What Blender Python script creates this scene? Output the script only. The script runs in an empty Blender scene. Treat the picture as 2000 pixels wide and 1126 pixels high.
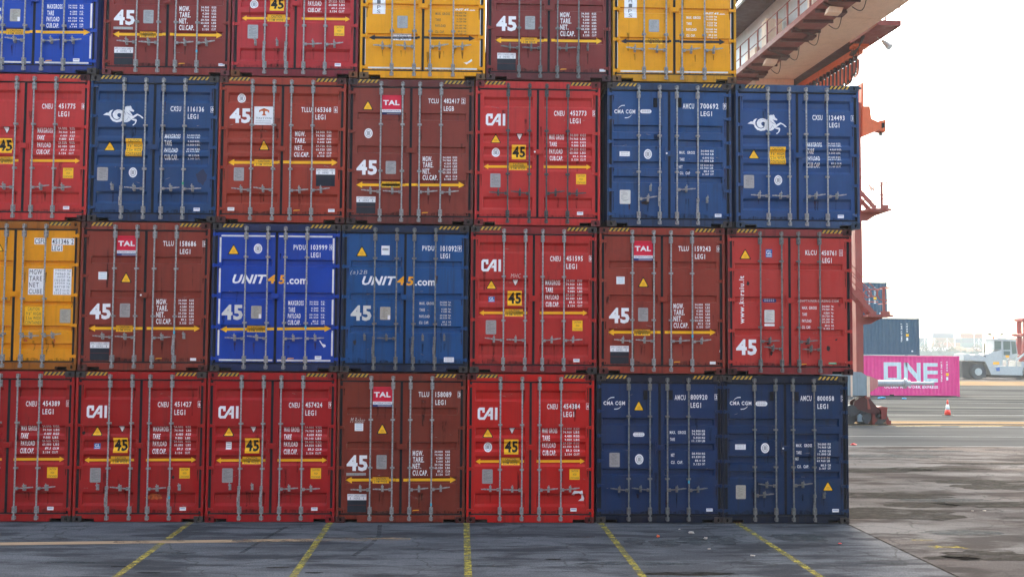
import bpy, bmesh, math, random
from mathutils import Vector, Matrix
from mathutils.geometry import tessellate_polygon
random.seed(7)
sc = bpy.context.scene
COL = sc.collection
R = math.radians

# ------------------------------------------------------------------ camera
F_PX, DIST, CAMH = 2080.0, 20.982, 3.410
YAW, PITCH, ROLL = 0.030277, 0.055691, 0.0070925
def cam_axes():
    cy, sy, cp, sp = math.cos(YAW), math.sin(YAW), math.cos(PITCH), math.sin(PITCH)
    f = Vector((sy*cp, cy*cp, sp)); r = Vector((cy, -sy, 0)); u = r.cross(f)
    return r*math.cos(ROLL)+u*math.sin(ROLL), u*math.cos(ROLL)-r*math.sin(ROLL), f
CR, CU, CF = cam_axes()
CAM = Vector((0, -DIST, CAMH))
cd = bpy.data.cameras.new('camera'); cam = bpy.data.objects.new('camera', cd); COL.objects.link(cam)
cd.sensor_width = 36; cd.lens = F_PX/2000*36; cd.clip_start = .1; cd.clip_end = 12000
m = Matrix((CR, CU, -CF)).transposed().to_4x4(); m.translation = CAM
cam.matrix_world = m
sc.camera = cam
def ray(px, py):
    return (CF*F_PX + CR*(px-1000) - CU*(py-563))
def at(px, py, Y):                 # point of the photo's pixel at world depth Y
    d = ray(px, py); return CAM + d*((Y-CAM.y)/d.y)
def atz(px, py, Z):                # ... at world height Z
    d = ray(px, py); return CAM + d*((Z-CAM.z)/d.z)

# ------------------------------------------------------------------ light
SUN_EL, SUN_AZ = 52, 12            # behind the stack, slightly to the right, veiled by haze
w = bpy.data.worlds.new('World'); sc.world = w; w.use_nodes = True
nt = w.node_tree; bg = nt.nodes['Background']
sky = nt.nodes.new('ShaderNodeTexSky'); sky.sky_type = 'NISHITA'; sky.sun_disc = False
sky.sun_elevation = R(SUN_EL); sky.sun_rotation = R(SUN_AZ); sky.air_density = 0.75; sky.dust_density = 4.0; sky.ozone_density = 1.3
wb = nt.nodes.new('ShaderNodeMix'); wb.data_type = 'RGBA'; wb.blend_type = 'MULTIPLY'; wb.inputs[0].default_value = 1    # white balance of the sky light
wb.inputs[7].default_value = (1.06, 1.07, .87, 1); nt.links.new(sky.outputs[0], wb.inputs[6]); nt.links.new(wb.outputs[2], bg.inputs[0]); bg.inputs[1].default_value = 0.15
sl = bpy.data.lights.new('sun', 'SUN'); sun = bpy.data.objects.new('sun', sl); COL.objects.link(sun)
sl.energy = 0.5; sl.angle = R(10); sl.color = (1, .88, .74)
sd = Vector((math.sin(R(SUN_AZ))*math.cos(R(SUN_EL)), math.cos(R(SUN_AZ))*math.cos(R(SUN_EL)), math.sin(R(SUN_EL))))
sun.rotation_euler = sd.to_track_quat('Z', 'Y').to_euler()
vs = sc.view_settings; vs.view_transform = 'Standard'; vs.look = 'None'; vs.gamma = 1; vs.use_curve_mapping = False
vs.exposure = 3.05

# ------------------------------------------------------------------ helpers
def lin(r, g, b):
    return tuple(((c/255)/12.92 if c/255 <= .04045 else ((c/255+.055)/1.055)**2.4) for c in (r, g, b))
def empty(name, loc, label=None, cat=None, group=None):
    o = bpy.data.objects.new(name, None); COL.objects.link(o); o.location = loc; o.empty_display_size = .3
    if label: tag(o, label, cat, group)
    return o
def tag(o, label=None, cat=None, group=None, kind=None):
    if label: o['label'] = label
    if cat: o['category'] = cat
    if group: o['group'] = group
    if kind: o['kind'] = kind
    return o
class MB:
    def __init__(s): s.v = []; s.f = []; s.mi = []
    def face(s, pts, mi=0):
        i = len(s.v); s.v += [tuple(p) for p in pts]; s.f.append(list(range(i, i+len(pts)))); s.mi.append(mi)
    def box(s, x0, y0, z0, x1, y1, z1, mi=0):
        i = len(s.v)
        s.v += [(x, y, z) for x in (x0, x1) for y in (y0, y1) for z in (z0, z1)]
        for q in ((0,1,3,2),(4,6,7,5),(0,4,5,1),(2,3,7,6),(0,2,6,4),(1,5,7,3)):
            s.f.append([i+k for k in q]); s.mi.append(mi)
        return s
    def obox(s, c, ax, ay, az, mi=0):      # oriented box, half-axis vectors
        i = len(s.v); c = Vector(c)
        s.v += [tuple(c+ax*a+ay*b+az*d) for a in (-1, 1) for b in (-1, 1) for d in (-1, 1)]
        for q in ((0,1,3,2),(4,6,7,5),(0,4,5,1),(2,3,7,6),(0,2,6,4),(1,5,7,3)):
            s.f.append([i+k for k in q]); s.mi.append(mi)
        return s
    def beam(s, p, q, w, h, mi=0, up=Vector((0, 0, 1))):
        p, q = Vector(p), Vector(q); d = (q-p); L = d.length/2; d.normalize()
        if abs(d.dot(up)) > .99: up = Vector((1, 0, 0))
        a = d.cross(up).normalized(); b = a.cross(d)
        return s.obox((p+q)/2, d*L, a*(w/2), b*(h/2), mi)
    def cyl(s, p, q, r, n=10, mi=0, r2=None, caps=True):
        p, q = Vector(p), Vector(q); d = (q-p).normalized(); r2 = r if r2 is None else r2
        a = d.orthogonal().normalized(); b = d.cross(a); i = len(s.v)
        for c, rr in ((p, r), (q, r2)):
            for k in range(n):
                t = 2*math.pi*k/n; s.v.append(tuple(c+a*(rr*math.cos(t))+b*(rr*math.sin(t))))
        for k in range(n):
            s.f.append([i+k, i+(k+1) % n, i+n+(k+1) % n, i+n+k]); s.mi.append(mi)
        if caps:
            s.f.append([i+k for k in reversed(range(n))]); s.f.append([i+n+k for k in range(n)]); s.mi += [mi, mi]
        return s
    def tube(s, pts, r, n=6, mi=0):
        for a, b in zip(pts, pts[1:]): s.cyl(a, b, r, n, mi)
        return s
    def prism(s, pts, y0, y1, mi=0, axis='y'):    # outline in (x,z) swept along y
        if axis == 'y': P = [[(x, y, z) for x, z in pts] for y in (y0, y1)]
        else: P = [[(x, z, y) for x, z in pts] for y in (y0, y1)]
        n = len(pts)
        tr = tessellate_polygon([[Vector((a, b, 0)) for a, b in pts]])
        for t in tr:
            s.face([P[0][k] for k in t], mi); s.face([P[1][k] for k in reversed(t)], mi)
        for k in range(n):
            s.face([P[0][k], P[0][(k+1) % n], P[1][(k+1) % n], P[1][k]], mi)
        return s
    def mesh(s, name, mats):
        me = bpy.data.meshes.new(name); me.from_pydata(s.v, [], s.f); me.update()
        for mt in mats: me.materials.append(mt)
        if len(mats) > 1:
            for p, k in zip(me.polygons, s.mi): p.material_index = k
        bm = bmesh.new(); bm.from_mesh(me); bmesh.ops.remove_doubles(bm, verts=bm.verts, dist=1e-5)
        bmesh.ops.recalc_face_normals(bm, faces=bm.faces); bm.to_mesh(me); bm.free()
        return me
    def build(s, name, mats, parent=None, smooth=False):
        if not isinstance(mats, (list, tuple)): mats = [mats]
        me = s.mesh(name, mats)
        if smooth:
            for p in me.polygons: p.use_smooth = True
        return link(name, me, parent)
def link(name, me, parent=None, loc=(0, 0, 0), mat=None):
    o = bpy.data.objects.new(name, me); COL.objects.link(o); o.location = loc
    if parent is not None: o.parent = parent
    if mat is not None:
        o.material_slots[0].link = 'OBJECT'; o.material_slots[0].material = mat
    return o

# ------------------------------------------------------------------ materials
def newmat(name):
    m = bpy.data.materials.new(name); m.use_nodes = True
    return m, m.node_tree, m.node_tree.nodes['Principled BSDF']
def N(nt, t, **kw):
    n = nt.nodes.new(t)
    for k, v in kw.items():
        if k in n.inputs: n.inputs[k].default_value = v
        else: setattr(n, k, v)
    return n
def mixc(nt, fac, a, b):
    n = nt.nodes.new('ShaderNodeMix'); n.data_type = 'RGBA'
    for s_, v in ((0, fac), (6, a), (7, b)):
        if hasattr(v, 'is_linked') or hasattr(v, 'links'): nt.links.new(v, n.inputs[s_])
        else: n.inputs[s_].default_value = v if s_ == 0 else (*v, 1)
    return n.outputs[2]
def ramp(nt, src, lo, hi, top=1.0, bot=0.0):
    n = nt.nodes.new('ShaderNodeMapRange'); n.inputs[1].default_value = lo; n.inputs[2].default_value = hi
    n.inputs[3].default_value = bot; n.inputs[4].default_value = top; nt.links.new(src, n.inputs[0]); return n.outputs[0]
def coord(nt, scale=(1, 1, 1), loc=(0, 0, 0)):
    t = nt.nodes.new('ShaderNodeTexCoord'); mp = nt.nodes.new('ShaderNodeMapping')
    mp.inputs['Scale'].default_value = scale; mp.inputs['Location'].default_value = loc
    nt.links.new(t.outputs['Object'], mp.inputs[0]); return mp.outputs[0]
def noise(nt, vec, scale, detail=5, rough=.55):
    n = nt.nodes.new('ShaderNodeTexNoise'); n.inputs['Scale'].default_value = scale; n.inputs['Detail'].default_value = detail
    n.inputs['Roughness'].default_value = rough; nt.links.new(vec, n.inputs['Vector']); return n.outputs[0]
def bump(nt, b, h, strength, dist=.02):
    n = nt.nodes.new('ShaderNodeBump'); n.inputs['Strength'].default_value = strength; n.inputs['Distance'].default_value = dist
    nt.links.new(h, n.inputs['Height']); nt.links.new(n.outputs[0], b.inputs['Normal'])
def paint(name, col, dirt=.3, rust=.25, rough=.42, fade=.12, dirtcol=(.018, .017, .016), dents=.25):
    m, nt, b = newmat(name)
    off = (random.uniform(0, 50), random.uniform(0, 50), random.uniform(0, 50))
    v = coord(nt, loc=off)
    k_ = (.72, 1.04, 1.12) if col[2] > col[0]*1.5 else ((1.0, 1.05, .5) if col[1] > .2 and col[2] < .1 else ((1.12, .9, .9) if col[0] > col[1]*2 else (1, 1, 1)))
    col = tuple(min(.9, c*.88*q_) for c, q_ in zip(col, k_)); light = tuple(min(1, c*.95+.022) for c in col); deep = tuple(c*.72 for c in col)
    c1 = mixc(nt, ramp(nt, noise(nt, v, 1.1, 5), .45, .75, fade*2), col, light)
    c1 = mixc(nt, ramp(nt, noise(nt, v, 3.7, 6, .65), .42, .72, .38), c1, deep); dirt = min(1, dirt*1.35)
    vs_ = coord(nt, (13, 13, .55), off)
    streak = noise(nt, vs_, 1.0, 6, .62)
    c2 = mixc(nt, ramp(nt, streak, .52, .82, dirt), c1, dirtcol)
    vb = coord(nt, (2.2, 2.2, 1.3), (off[1], off[2], off[0]))
    blot = noise(nt, vb, 1.3, 7, .7)
    c3 = mixc(nt, ramp(nt, blot, .58, .78, dirt*.9), c2, dirtcol)
    sp = noise(nt, v, 17, 4, .6)
    c4 = mixc(nt, ramp(nt, sp, .69, .73, rust), c3, (.10, .045, .022))
    sp2 = noise(nt, v, 60, 3, .6)
    c5 = mixc(nt, ramp(nt, sp2, .68, .74, rust*.8), c4, (.03, .025, .022))
    nt.links.new(c5, b.inputs['Base Color'])
    nt.links.new(ramp(nt, blot, .3, .8, rough+.25, rough-.08), b.inputs['Roughness'])
    b.inputs['Specular IOR Level'].default_value = .18
    bump(nt, b, noise(nt, v, 1.9, 4), dents*1.8, .025)
    return m
def plain(name, col, rough=.5, metal=0.0, mott=.25, scale=8, dark=None):
    m, nt, b = newmat(name)
    v = coord(nt, loc=(random.uniform(0, 9),)*3)
    d = dark or tuple(c*.55 for c in col)
    c = mixc(nt, ramp(nt, noise(nt, v, scale, 5, .65), .42, .75, mott*1.6), col, d)
    nt.links.new(c, b.inputs['Base Color']); b.inputs['Roughness'].default_value = rough; b.inputs['Metallic'].default_value = metal
    b.inputs['Specular IOR Level'].default_value = .12 if max(col) < .05 else .25
    return m
M = {}
M['white'] = plain('white_lettering', (.84, .85, .83), .5, mott=.15, scale=14, dark=(.36, .38, .38))
M['beige'] = plain('aged_lettering', (.64, .64, .57), .5, mott=.25, scale=14)
M['black'] = plain('black_ink', (.018, .018, .02), .5)
M['darkgrey'] = plain('dark_grey_ink', (.085, .075, .05), .5)
M['yellow'] = plain('yellow_film', (.95, .52, .015), .4, mott=.08, scale=10)
M['dullyellow'] = plain('worn_hazard_yellow', (.62, .37, .03), .5, mott=.5, scale=16, dark=(.10, .08, .04))
M['orange'] = plain('orange_film', (.90, .40, .02), .4, mott=.15)
M['plate'] = plain('aluminium_plate', (.36, .37, .35), .45, .35, mott=.4, scale=30)
M['plate2'] = plain('worn_plate', (.42, .40, .32), .5, .2, mott=.4, scale=30)
M['ink'] = plain('grey_ink', (.13, .14, .15), .5)
M['pink'] = plain('crimson_film', (.66, .012, .045), .4, mott=.15)
M['navy'] = plain('navy_film', (.02, .04, .17), .4)
M['blue'] = plain('blue_film', (.02, .13, .38), .4)
M['teal'] = plain('cyan_tape', (.05, .42, .55), .4)
M['green'] = plain('green_film', (.04, .30, .14), .4)
M['tape'] = plain('reflective_tape', (.74, .74, .68), .35, mott=.3, scale=5, dark=(.32, .32, .28))
M['navy2'] = plain('dark_repaint', (.022, .034, .075), .5, mott=.2)
M['placard'] = plain('placard_black', (.022, .030, .040), .45, mott=.4, scale=4)
M['rubber'] = plain('door_gasket', (.007, .010, .013), .6, mott=.5, scale=9, dark=(.018, .022, .025))
M['zinc'] = plain('galvanised_steel', (.36, .36, .345), .45, .12, mott=.7, scale=26, dark=(.10, .10, .09))
M['zinc_dirty'] = plain('weathered_steel', (.19, .20, .19), .5, .3, mott=.6, scale=22, dark=(.045, .045, .04))
M['zinc_dark'] = plain('tarnished_steel', (.085, .10, .10), .5, .3, mott=.6, scale=22, dark=(.03, .032, .03))
M['hole'] = plain('dark_opening', (.004, .004, .004), .9)
M['scuff'] = plain('scraped_primer', (.62, .13, .03), .7, mott=.6, scale=20, dark=(.12, .03, .015))
M['grime'] = plain('scraped_dark', (.035, .03, .028), .8, mott=.5, scale=25)

def worn(name, col, amt=.5, sc_=(6, 6, 1)):
    m, nt, b = newmat(name); v = coord(nt, sc_)
    b.inputs['Base Color'].default_value = (*col, 1); b.inputs['Roughness'].default_value = .95; b.inputs['Specular IOR Level'].default_value = .02
    tr = nt.nodes.new('ShaderNodeBsdfTransparent'); mx = nt.nodes.new('ShaderNodeMixShader'); out = nt.nodes['Material Output']
    n1 = ramp(nt, noise(nt, v, 1, 8, .72), .5-amt*.25, .5+.28-amt*.25)
    nt.links.new(n1, mx.inputs[0]); nt.links.new(b.outputs[0], mx.inputs[1]); nt.links.new(tr.outputs[0], mx.inputs[2]); nt.links.new(mx.outputs[0], out.inputs[0])
    return m
M['rustrun'] = worn('rust_run', (.085, .035, .018), .55, (22, 22, 5)); M['grimerun'] = worn('grime_run', (.03, .026, .023), .8, (16, 16, 4)); M['scratch'] = worn('bare_scratch', (.42, .38, .35), .7, (9, 9, 9))
def weather(r, bars, hinges, amount):
    out = [Decal(), Decal()]
    for i in (0, 1):
        d = out[i]; x0, x1 = DOORS[i]; lo, hi = x0+.012, x1-.012
        def run(x, z, w_, l, mt):
            if z-l < .185: l = z-.19
            if l < .04 or x-w_ < lo or x+w_ > hi: return
            d.poly([(x-w_, z), (x+w_, z), (x+w_*r.uniform(.2, .6), z-l), (x-w_*r.uniform(.2, .6), z-l)], M[mt], -.4)
        for z in hinges:
            if r.random() < .75: run((lo+.018) if i == 0 else (hi-.018), z-.03, .014, r.uniform(.08, .35)*amount, 'rustrun')
        for bx in bars:
            if not x0 < bx < x1: continue
            for z in (2.58, 1.9, 1.04, .60):
                if r.random() < .7: run(bx+r.uniform(-.03, .03), z, r.uniform(.008, .022), r.uniform(.1, .5)*amount, r.choice(('rustrun', 'grimerun')))
            for sg in (-1, 1):
                if r.random() < .6: run(bx+sg*.185, .57, r.uniform(.012, .03), r.uniform(.08, .3)*amount, r.choice(('rustrun', 'grimerun')))
        for k in range(int(3*amount)): run(r.uniform(lo, hi), r.uniform(.5, 2.6), r.uniform(.01, .05), r.uniform(.1, .6)*amount, 'grimerun')
        for k in range(int(4*amount)+1):
            x, z = r.uniform(lo+.05, hi-.2), r.uniform(.3, 2.5); l = r.uniform(.04, .18); t = r.uniform(-.5, .5); d.poly([(x, z), (x+l, z+l*t), (x+l, z+l*t+.005), (x, z+.006)], M['scratch'], -.3)
        n = 9; x = lo+.1                                # dirt lying along the foot of the door
        pts = [(lo, .182)]+[(lo+(hi-lo)*k/n, .182+r.uniform(.015, .085)*amount) for k in range(n+1)]+[(hi, .182)]
        d.poly(pts, M['grimerun'], -.5)
    return out

# ------------------------------------------------------------------ text
_tx = {}
def text_mesh(s, bold=0.0, italic=0.0):
    k = (s, bold, italic)
    if k in _tx: return _tx[k]
    c = bpy.data.curves.new('t', 'FONT'); c.body = s; c.resolution_u = 2; c.offset = bold; c.shear = italic; c.fill_mode = 'FRONT' if hasattr(c, 'fill_mode') else c.fill_mode
    c.space_character = 1.14 + bold*2.4 if len(s) > 2 and s != 'UNIT' and s != 'TAL' and s != '.com' else 1.0 + bold*2
    o = bpy.data.objects.new('t', c); COL.objects.link(o)
    bpy.context.view_layer.update()
    me = bpy.data.meshes.new_from_object(o.evaluated_get(bpy.context.evaluated_depsgraph_get()))
    vs_ = [(v.co.x, v.co.y) for v in me.vertices]; fs = [tuple(p.vertices) for p in me.polygons]
    x0 = min(v[0] for v in vs_); x1 = max(v[0] for v in vs_); y0 = min(v[1] for v in vs_); y1 = max(v[1] for v in vs_)
    vs_ = [((x-x0)/(x1-x0), (y-y0)/(y1-y0)) for x, y in vs_]
    bpy.data.objects.remove(o); bpy.data.curves.remove(c); bpy.data.meshes.remove(me)
    _tx[k] = (vs_, fs); return _tx[k]

# ------------------------------------------------------------------ decals laid on a relief surface
class Quad:                        # photo-crop pixels of a container end  <->  its own metres
    def __init__(s, tl, tr, bl, br, W=2.5, H=2.896): s.c = (tl, tr, bl, br); s.W = W; s.H = H
    def __call__(s, px, py):
        tl, tr, bl, br = s.c; u = v = .5
        for _ in range(8):
            X = (tl[0]*(1-u)+tr[0]*u)*(1-v)+(bl[0]*(1-u)+br[0]*u)*v; Y = (tl[1]*(1-u)+tr[1]*u)*(1-v)+(bl[1]*(1-u)+br[1]*u)*v
            dXu = (tr[0]-tl[0])*(1-v)+(br[0]-bl[0])*v; dYv = (bl[1]-tl[1])*(1-u)+(br[1]-tr[1])*u
            u += (px-X)/dXu; v += (py-Y)/dYv
        return u*s.W, (1-v)*s.H
class Decal:
    def __init__(s): s.v = []; s.f = []; s.mats = []
    def _m(s, mat):
        if mat not in s.mats: s.mats.append(mat)
        return s.mats.index(mat)
    def poly(s, pts, mat, lay=0):
        i = len(s.v); s.v += [(x, z, lay) for x, z in pts]; k = s._m(mat)
        for t in tessellate_polygon([[Vector((a, b, 0)) for a, b in pts]]): s.f.append(([i+j for j in t], k))
        return s
    def rect(s, x0, z0, x1, z1, mat, lay=0): return s.poly([(x0, z0), (x1, z0), (x1, z1), (x0, z1)], mat, lay)
    def ell(s, x0, z0, x1, z1, mat, lay=0, n=24):
        cx, cz, a, b = (x0+x1)/2, (z0+z1)/2, abs(x1-x0)/2, abs(z1-z0)/2
        return s.poly([(cx+a*math.cos(2*math.pi*k/n), cz+b*math.sin(2*math.pi*k/n)) for k in range(n)], mat, lay)
    def pill(s, x0, z0, x1, z1, mat, lay=0):
        r = abs(z1-z0)/2; cz = (z0+z1)/2; p = []
        for k in range(9): t = -math.pi/2+math.pi*k/8; p.append((x1-r+r*math.cos(t), cz+r*math.sin(t)))
        for k in range(9): t = math.pi/2+math.pi*k/8; p.append((x0+r+r*math.cos(t), cz+r*math.sin(t)))
        return s.poly(p, mat, lay)
    def strip(s, pts, mat, lay=0):         # (x,z,halfwidth) path
        L = []; Rr = []
        for k, (x, z, h) in enumerate(pts):
            a = pts[max(0, k-1)]; b = pts[min(len(pts)-1, k+1)]; dx, dz = b[0]-a[0], b[1]-a[1]; l = math.hypot(dx, dz) or 1
            L.append((x-dz/l*h, z+dx/l*h)); Rr.append((x+dz/l*h, z-dx/l*h))
        for k in range(len(pts)-1): s.poly([L[k], L[k+1], Rr[k+1], Rr[k]], mat, lay)
        return s
    def text(s, t, x0, z0, x1, z1, mat, bold=0.0, italic=0.0, lay=0, vert=False):
        vs_, fs = text_mesh(t, bold, italic); i = len(s.v); k = s._m(mat)
        for u, v in vs_:
            if vert: u, v = 1-v, u
            s.v.append((x0+(x1-x0)*u, z0+(z1-z0)*v, lay))
        for f in fs: s.f.append(([i+j for j in f], k))
        return s
    def build(s, name, parent, surf, xb=(), zb=(), off=.0016):
        if not s.f: return None
        bm = bmesh.new(); vv = [bm.verts.new((x, l, z)) for x, z, l in s.v]
        for f, k in s.f:
            try: bf = bm.faces.new([vv[j] for j in f]); bf.material_index = k
            except ValueError: pass
        xs = [v[0] for v in s.v]; zs = [v[1] for v in s.v]
        for b, ax, lo, hi in [(b, 0, min(xs), max(xs)) for b in xb]+[(b, 2, min(zs), max(zs)) for b in zb]:
            if lo+1e-4 < b < hi-1e-4:
                no = (1, 0, 0) if ax == 0 else (0, 0, 1); co = (b, 0, 0) if ax == 0 else (0, 0, b)
                bmesh.ops.bisect_plane(bm, geom=bm.verts[:]+bm.edges[:]+bm.faces[:], plane_co=co, plane_no=no, dist=1e-6)
        for v in bm.verts: v.co.y = surf(v.co.x, v.co.z) - off*(1+v.co.y)
        bmesh.ops.recalc_face_normals(bm, faces=bm.faces)
        for f in bm.faces:
            if f.normal.y > 0: f.normal_flip()
        me = bpy.data.meshes.new(name); bm.to_mesh(me); bm.free()
        for mt in s.mats: me.materials.append(mt)
        return link(name, me, parent)

# ------------------------------------------------------------------ container shell, shared meshes
W, H, DEP = 2.5, 2.896, 13.716
YD = .036                                       # plane of the door skin
DOORS = ((.098, 1.226), (1.274, 2.402)); DZ0, DZ1 = .178, 2.722
def casting_mesh():
    b = MB(); n = 20; w_, h_ = .178, .118; cx, cz = .089, .059
    rect = []; ell = []
    for k in range(n):
        t = 2*math.pi*k/n+.01; c, s_ = math.cos(t), math.sin(t); q = min(w_/2/abs(c) if abs(c) > 1e-6 else 9, h_/2/abs(s_) if abs(s_) > 1e-6 else 9)
        rect.append((cx+c*q, cz+s_*q)); ell.append((cx+c*.028, cz+s_*.038))
    for k in range(n):
        j = (k+1) % n
        b.face([(rect[k][0], 0, rect[k][1]), (rect[j][0], 0, rect[j][1]), (ell[j][0], 0, ell[j][1]), (ell[k][0], 0, ell[k][1])])
        b.face([(ell[k][0], 0, ell[k][1]), (ell[j][0], 0, ell[j][1]), (ell[j][0], .04, ell[j][1]), (ell[k][0], .04, ell[k][1])])
    b.face([(x, .04, z) for x, z in ell], 1)
    for q in (((0,0,0),(w_,0,0),(w_,.16,0),(0,.16,0)), ((0,0,h_),(w_,0,h_),(w_,.16,h_),(0,.16,h_)), ((0,0,0),(0,.16,0),(0,.16,h_),(0,0,h_)), ((w_,0,0),(w_,.16,0),(w_,.16,h_),(w_,0,h_)), ((0,.16,0),(w_,.16,0),(w_,.16,h_),(0,.16,h_))): b.face(q)
    return b.mesh('corner_casting', [M['rubber'], M['hole']])
CAST = casting_mesh()
def frame_mesh():
    b = MB(); g = .0015
    for x0 in (0.003, W-.075):
        xp = x0 if x0 < 1 else x0+.028
        b.box(xp, .006, .118+g, xp+.044, .11, H-.118-g)                     # front posts
        b.box(x0, DEP-.11, .118+g, x0+.072, DEP-.006, H-.118-g)
    for y0, y1 in ((.014, .1), (DEP-.1, DEP-.014)):
        b.box(.178+g, y0, 2.752, W-.178-g, y1, H-.004)                      # header
        b.box(.075+g, y0+.002, 2.752, .178, y1-.002, 2.778-g); b.box(W-.178, y0+.002, 2.752, W-.075-g, y1-.002, 2.778-g)
        b.box(.415, y0, .012, W-.415, y1, .148)                            # sill
        b.box(.178+g, y0, .072, .415-g, y1, .148); b.box(W-.415+g, y0, .072, W-.178-g, y1, .148)
        b.box(.075+g, y0+.002, .118+g, .178, y1-.002, .148); b.box(W-.178, y0+.002, .118+g, W-.075-g, y1-.002, .148)
    for x0 in (0.006, W-.07):
        b.box(x0, .165, H-.09, x0+.064, DEP-.165, H-.01); b.box(x0, .165, .012, x0+.064, DEP-.165, .15)
    b.box(.08, .105, .10, W-.08, DEP-.105, .145)                           # floor
    b.box(.20, .112, .016, .40, .118, .068, 1); b.box(W-.40, .112, .016, W-.20, .118, .068, 1)
    return b.mesh('frame', [M['rubber'], M['hole']])
FRAME = frame_mesh()
def corr(t, pitch=.28, d=.036):
    t = (t % pitch)/pitch
    if t < .25: return 0
    if t < .5: return d*(t-.25)/.25
    if t < .75: return d
    return d*(1-(t-.75)/.25)
def side_mesh(L, h0, h1, name='side_wall', y0=.11):
    b = MB(); n = int((L-2*y0)/.07); P = []
    for k in range(n+1):
        y = y0+(L-2*y0)*k/n; P.append((corr(y-y0), y))
    for (xa, ya), (xb_, yb) in zip(P, P[1:]): b.face([(xa, ya, h0), (xb_, yb, h0), (xb_, yb, h1), (xa, ya, h1)])
    return b.mesh(name, [M['rubber']])
SIDE = side_mesh(DEP, .15, H-.09)
def roof_mesh():
    b = MB(); n = 96; P = [(H-.034+corr(k*.14)*.5, .11+(DEP-.22)*k/n) for k in range(n+1)]
    for (za, ya), (zb_, yb) in zip(P, P[1:]): b.face([(.06, ya, za), (W-.06, ya, za), (W-.06, yb, zb_), (.06, yb, zb_)])
    return b.mesh('roof', [M['rubber']])
ROOF = roof_mesh()
def rear_mesh():
    b = MB(); n = 34; P = [(.075+(W-.15)*k/n, DEP-.03-corr(k*.07)) for k in range(n+1)]
    for (xa, ya), (xb_, yb) in zip(P, P[1:]): b.face([(xa, ya, .148), (xb_, yb, .148), (xb_, yb, 2.752), (xa, ya, 2.752)])
    return b.mesh('rear_wall', [M['rubber']])
REAR = rear_mesh()
def hinge_mesh(sx):                              # lug over the gasket, knuckle on the post
    b = MB()
    b.prism([(sx*.045, -.031), (sx*.10, -.024), (sx*.145, -.016), (sx*.145, .016), (sx*.10, .024), (sx*.045, .031)], .008, YD-.001)
    b.cyl((sx*.042, .006, -.036), (sx*.042, .006, .036), .017, 8)
    b.box(min(sx*.01, sx*.035), -.004, -.027, max(sx*.01, sx*.035), .0055, .027)
    return b.mesh('hinge', [M['rubber']])
HINGE = {1: hinge_mesh(1), -1: hinge_mesh(-1)}
YB = -.012
_bars = {}
def bar_mesh(guides):
    if guides in _bars: return _bars[guides]
    b = MB()
    b.cyl((0, YB, .085), (0, YB, 2.80), .0155, 12)
    for zc, s_ in ((2.655, 1), (.235, -1)):                               # bearing brackets and cams
        b.box(-.037, .012, zc-.068, .037, YD-.002, zc+.068)
        b.box(-.036, -.018, zc-.055, -.024, .0115, zc+.055); b.box(.024, -.018, zc-.055, .036, .0115, zc+.055)
        b.box(-.024, -.036, zc-.062, .024, -.012, zc-.022); b.box(-.024, -.036, zc+.026, .024, -.012, zc+.062)
        for sx in (-.030, .030):
            for dz in (-.05, .05): b.cyl((sx, -.024, zc+dz), (sx, -.017, zc+dz), .007, 6)
        ze = 2.80 if s_ > 0 else .085
        b.box(-.024, -.040, ze-.042, .024, -.010, ze-.016); b.box(-.020, -.040, ze+.016, .020, -.010, ze+.036)
        b.box(-.038, -.006, ze-.03, -.026, .0135, ze+.034); b.box(.026, -.006, ze-.03, .038, .0135, ze+.034)
        b.cyl((0, YB, ze-.01), (0, YB, ze+.045), .022, 8)
    for z in guides:
        b.box(-.042, -.004, z-.018, .042, YD-.002, z+.018); b.box(-.022, -.036, z-.015, .022, -.005, z+.015)
        for sx in (-.033, .033): b.cyl((sx, -.010, z), (sx, -.0045, z), .008, 6)
    _bars[guides] = b.mesh('locking_bar', [M['zinc']]); return _bars[guides]
def handle_mesh(kind):
    b = MB()
    if kind in (1, -1):
        s_ = kind; X = lambda a, c: (min(s_*a, s_*c), max(s_*a, s_*c))
        x0, x1 = X(.019, .062); b.box(x0, -.045, -.030, x1, .012, .026)
        b.cyl((s_*.04, -.052, -.002), (s_*.04, -.0455, -.002), .013, 8)
        b.beam((s_*.063, -.022, .002), (s_*.215, -.024, .010), .013, .022)
        b.beam((s_*.205, -.034, .012), (s_*.315, -.040, .024), .017, .026)
        b.beam((s_*.315, -.040, .024), (s_*.365, -.044, .026), .014, .020)
    else:
        b.box(-.030, -.045, -.030, .019, .012, .030)
        b.cyl((-.006, -.052, 0), (-.006, -.0455, 0), .013, 8)
        b.beam((-.020, -.024, -.031), (-.026, -.026, -.19), .013, .022, up=Vector((1, 0, 0)))
        b.beam((-.030, -.034, -.18), (-.024, -.036, -.36), .017, .026, up=Vector((1, 0, 0)))
    return b.mesh('handle', [M['zinc']])
HAND = {1: handle_mesh(1), -1: handle_mesh(-1), 0: handle_mesh(0)}
def catch_mesh():
    b = MB(); b.box(-.022, .010, -.062, .022, YD-.002, .052); b.box(-.012, -.052, -.05, .012, .0095, -.018)
    b.box(-.012, -.052, .032, .012, .0095, .056); b.cyl((0, -.05, -.045), (0, -.05, .085), .010, 8)
    b.cyl((-.020, -.058, .04), (.018, -.058, .04), .012, 8)
    return b.mesh('handle_catch', [M['zinc']])
CATCH = catch_mesh()

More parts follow.
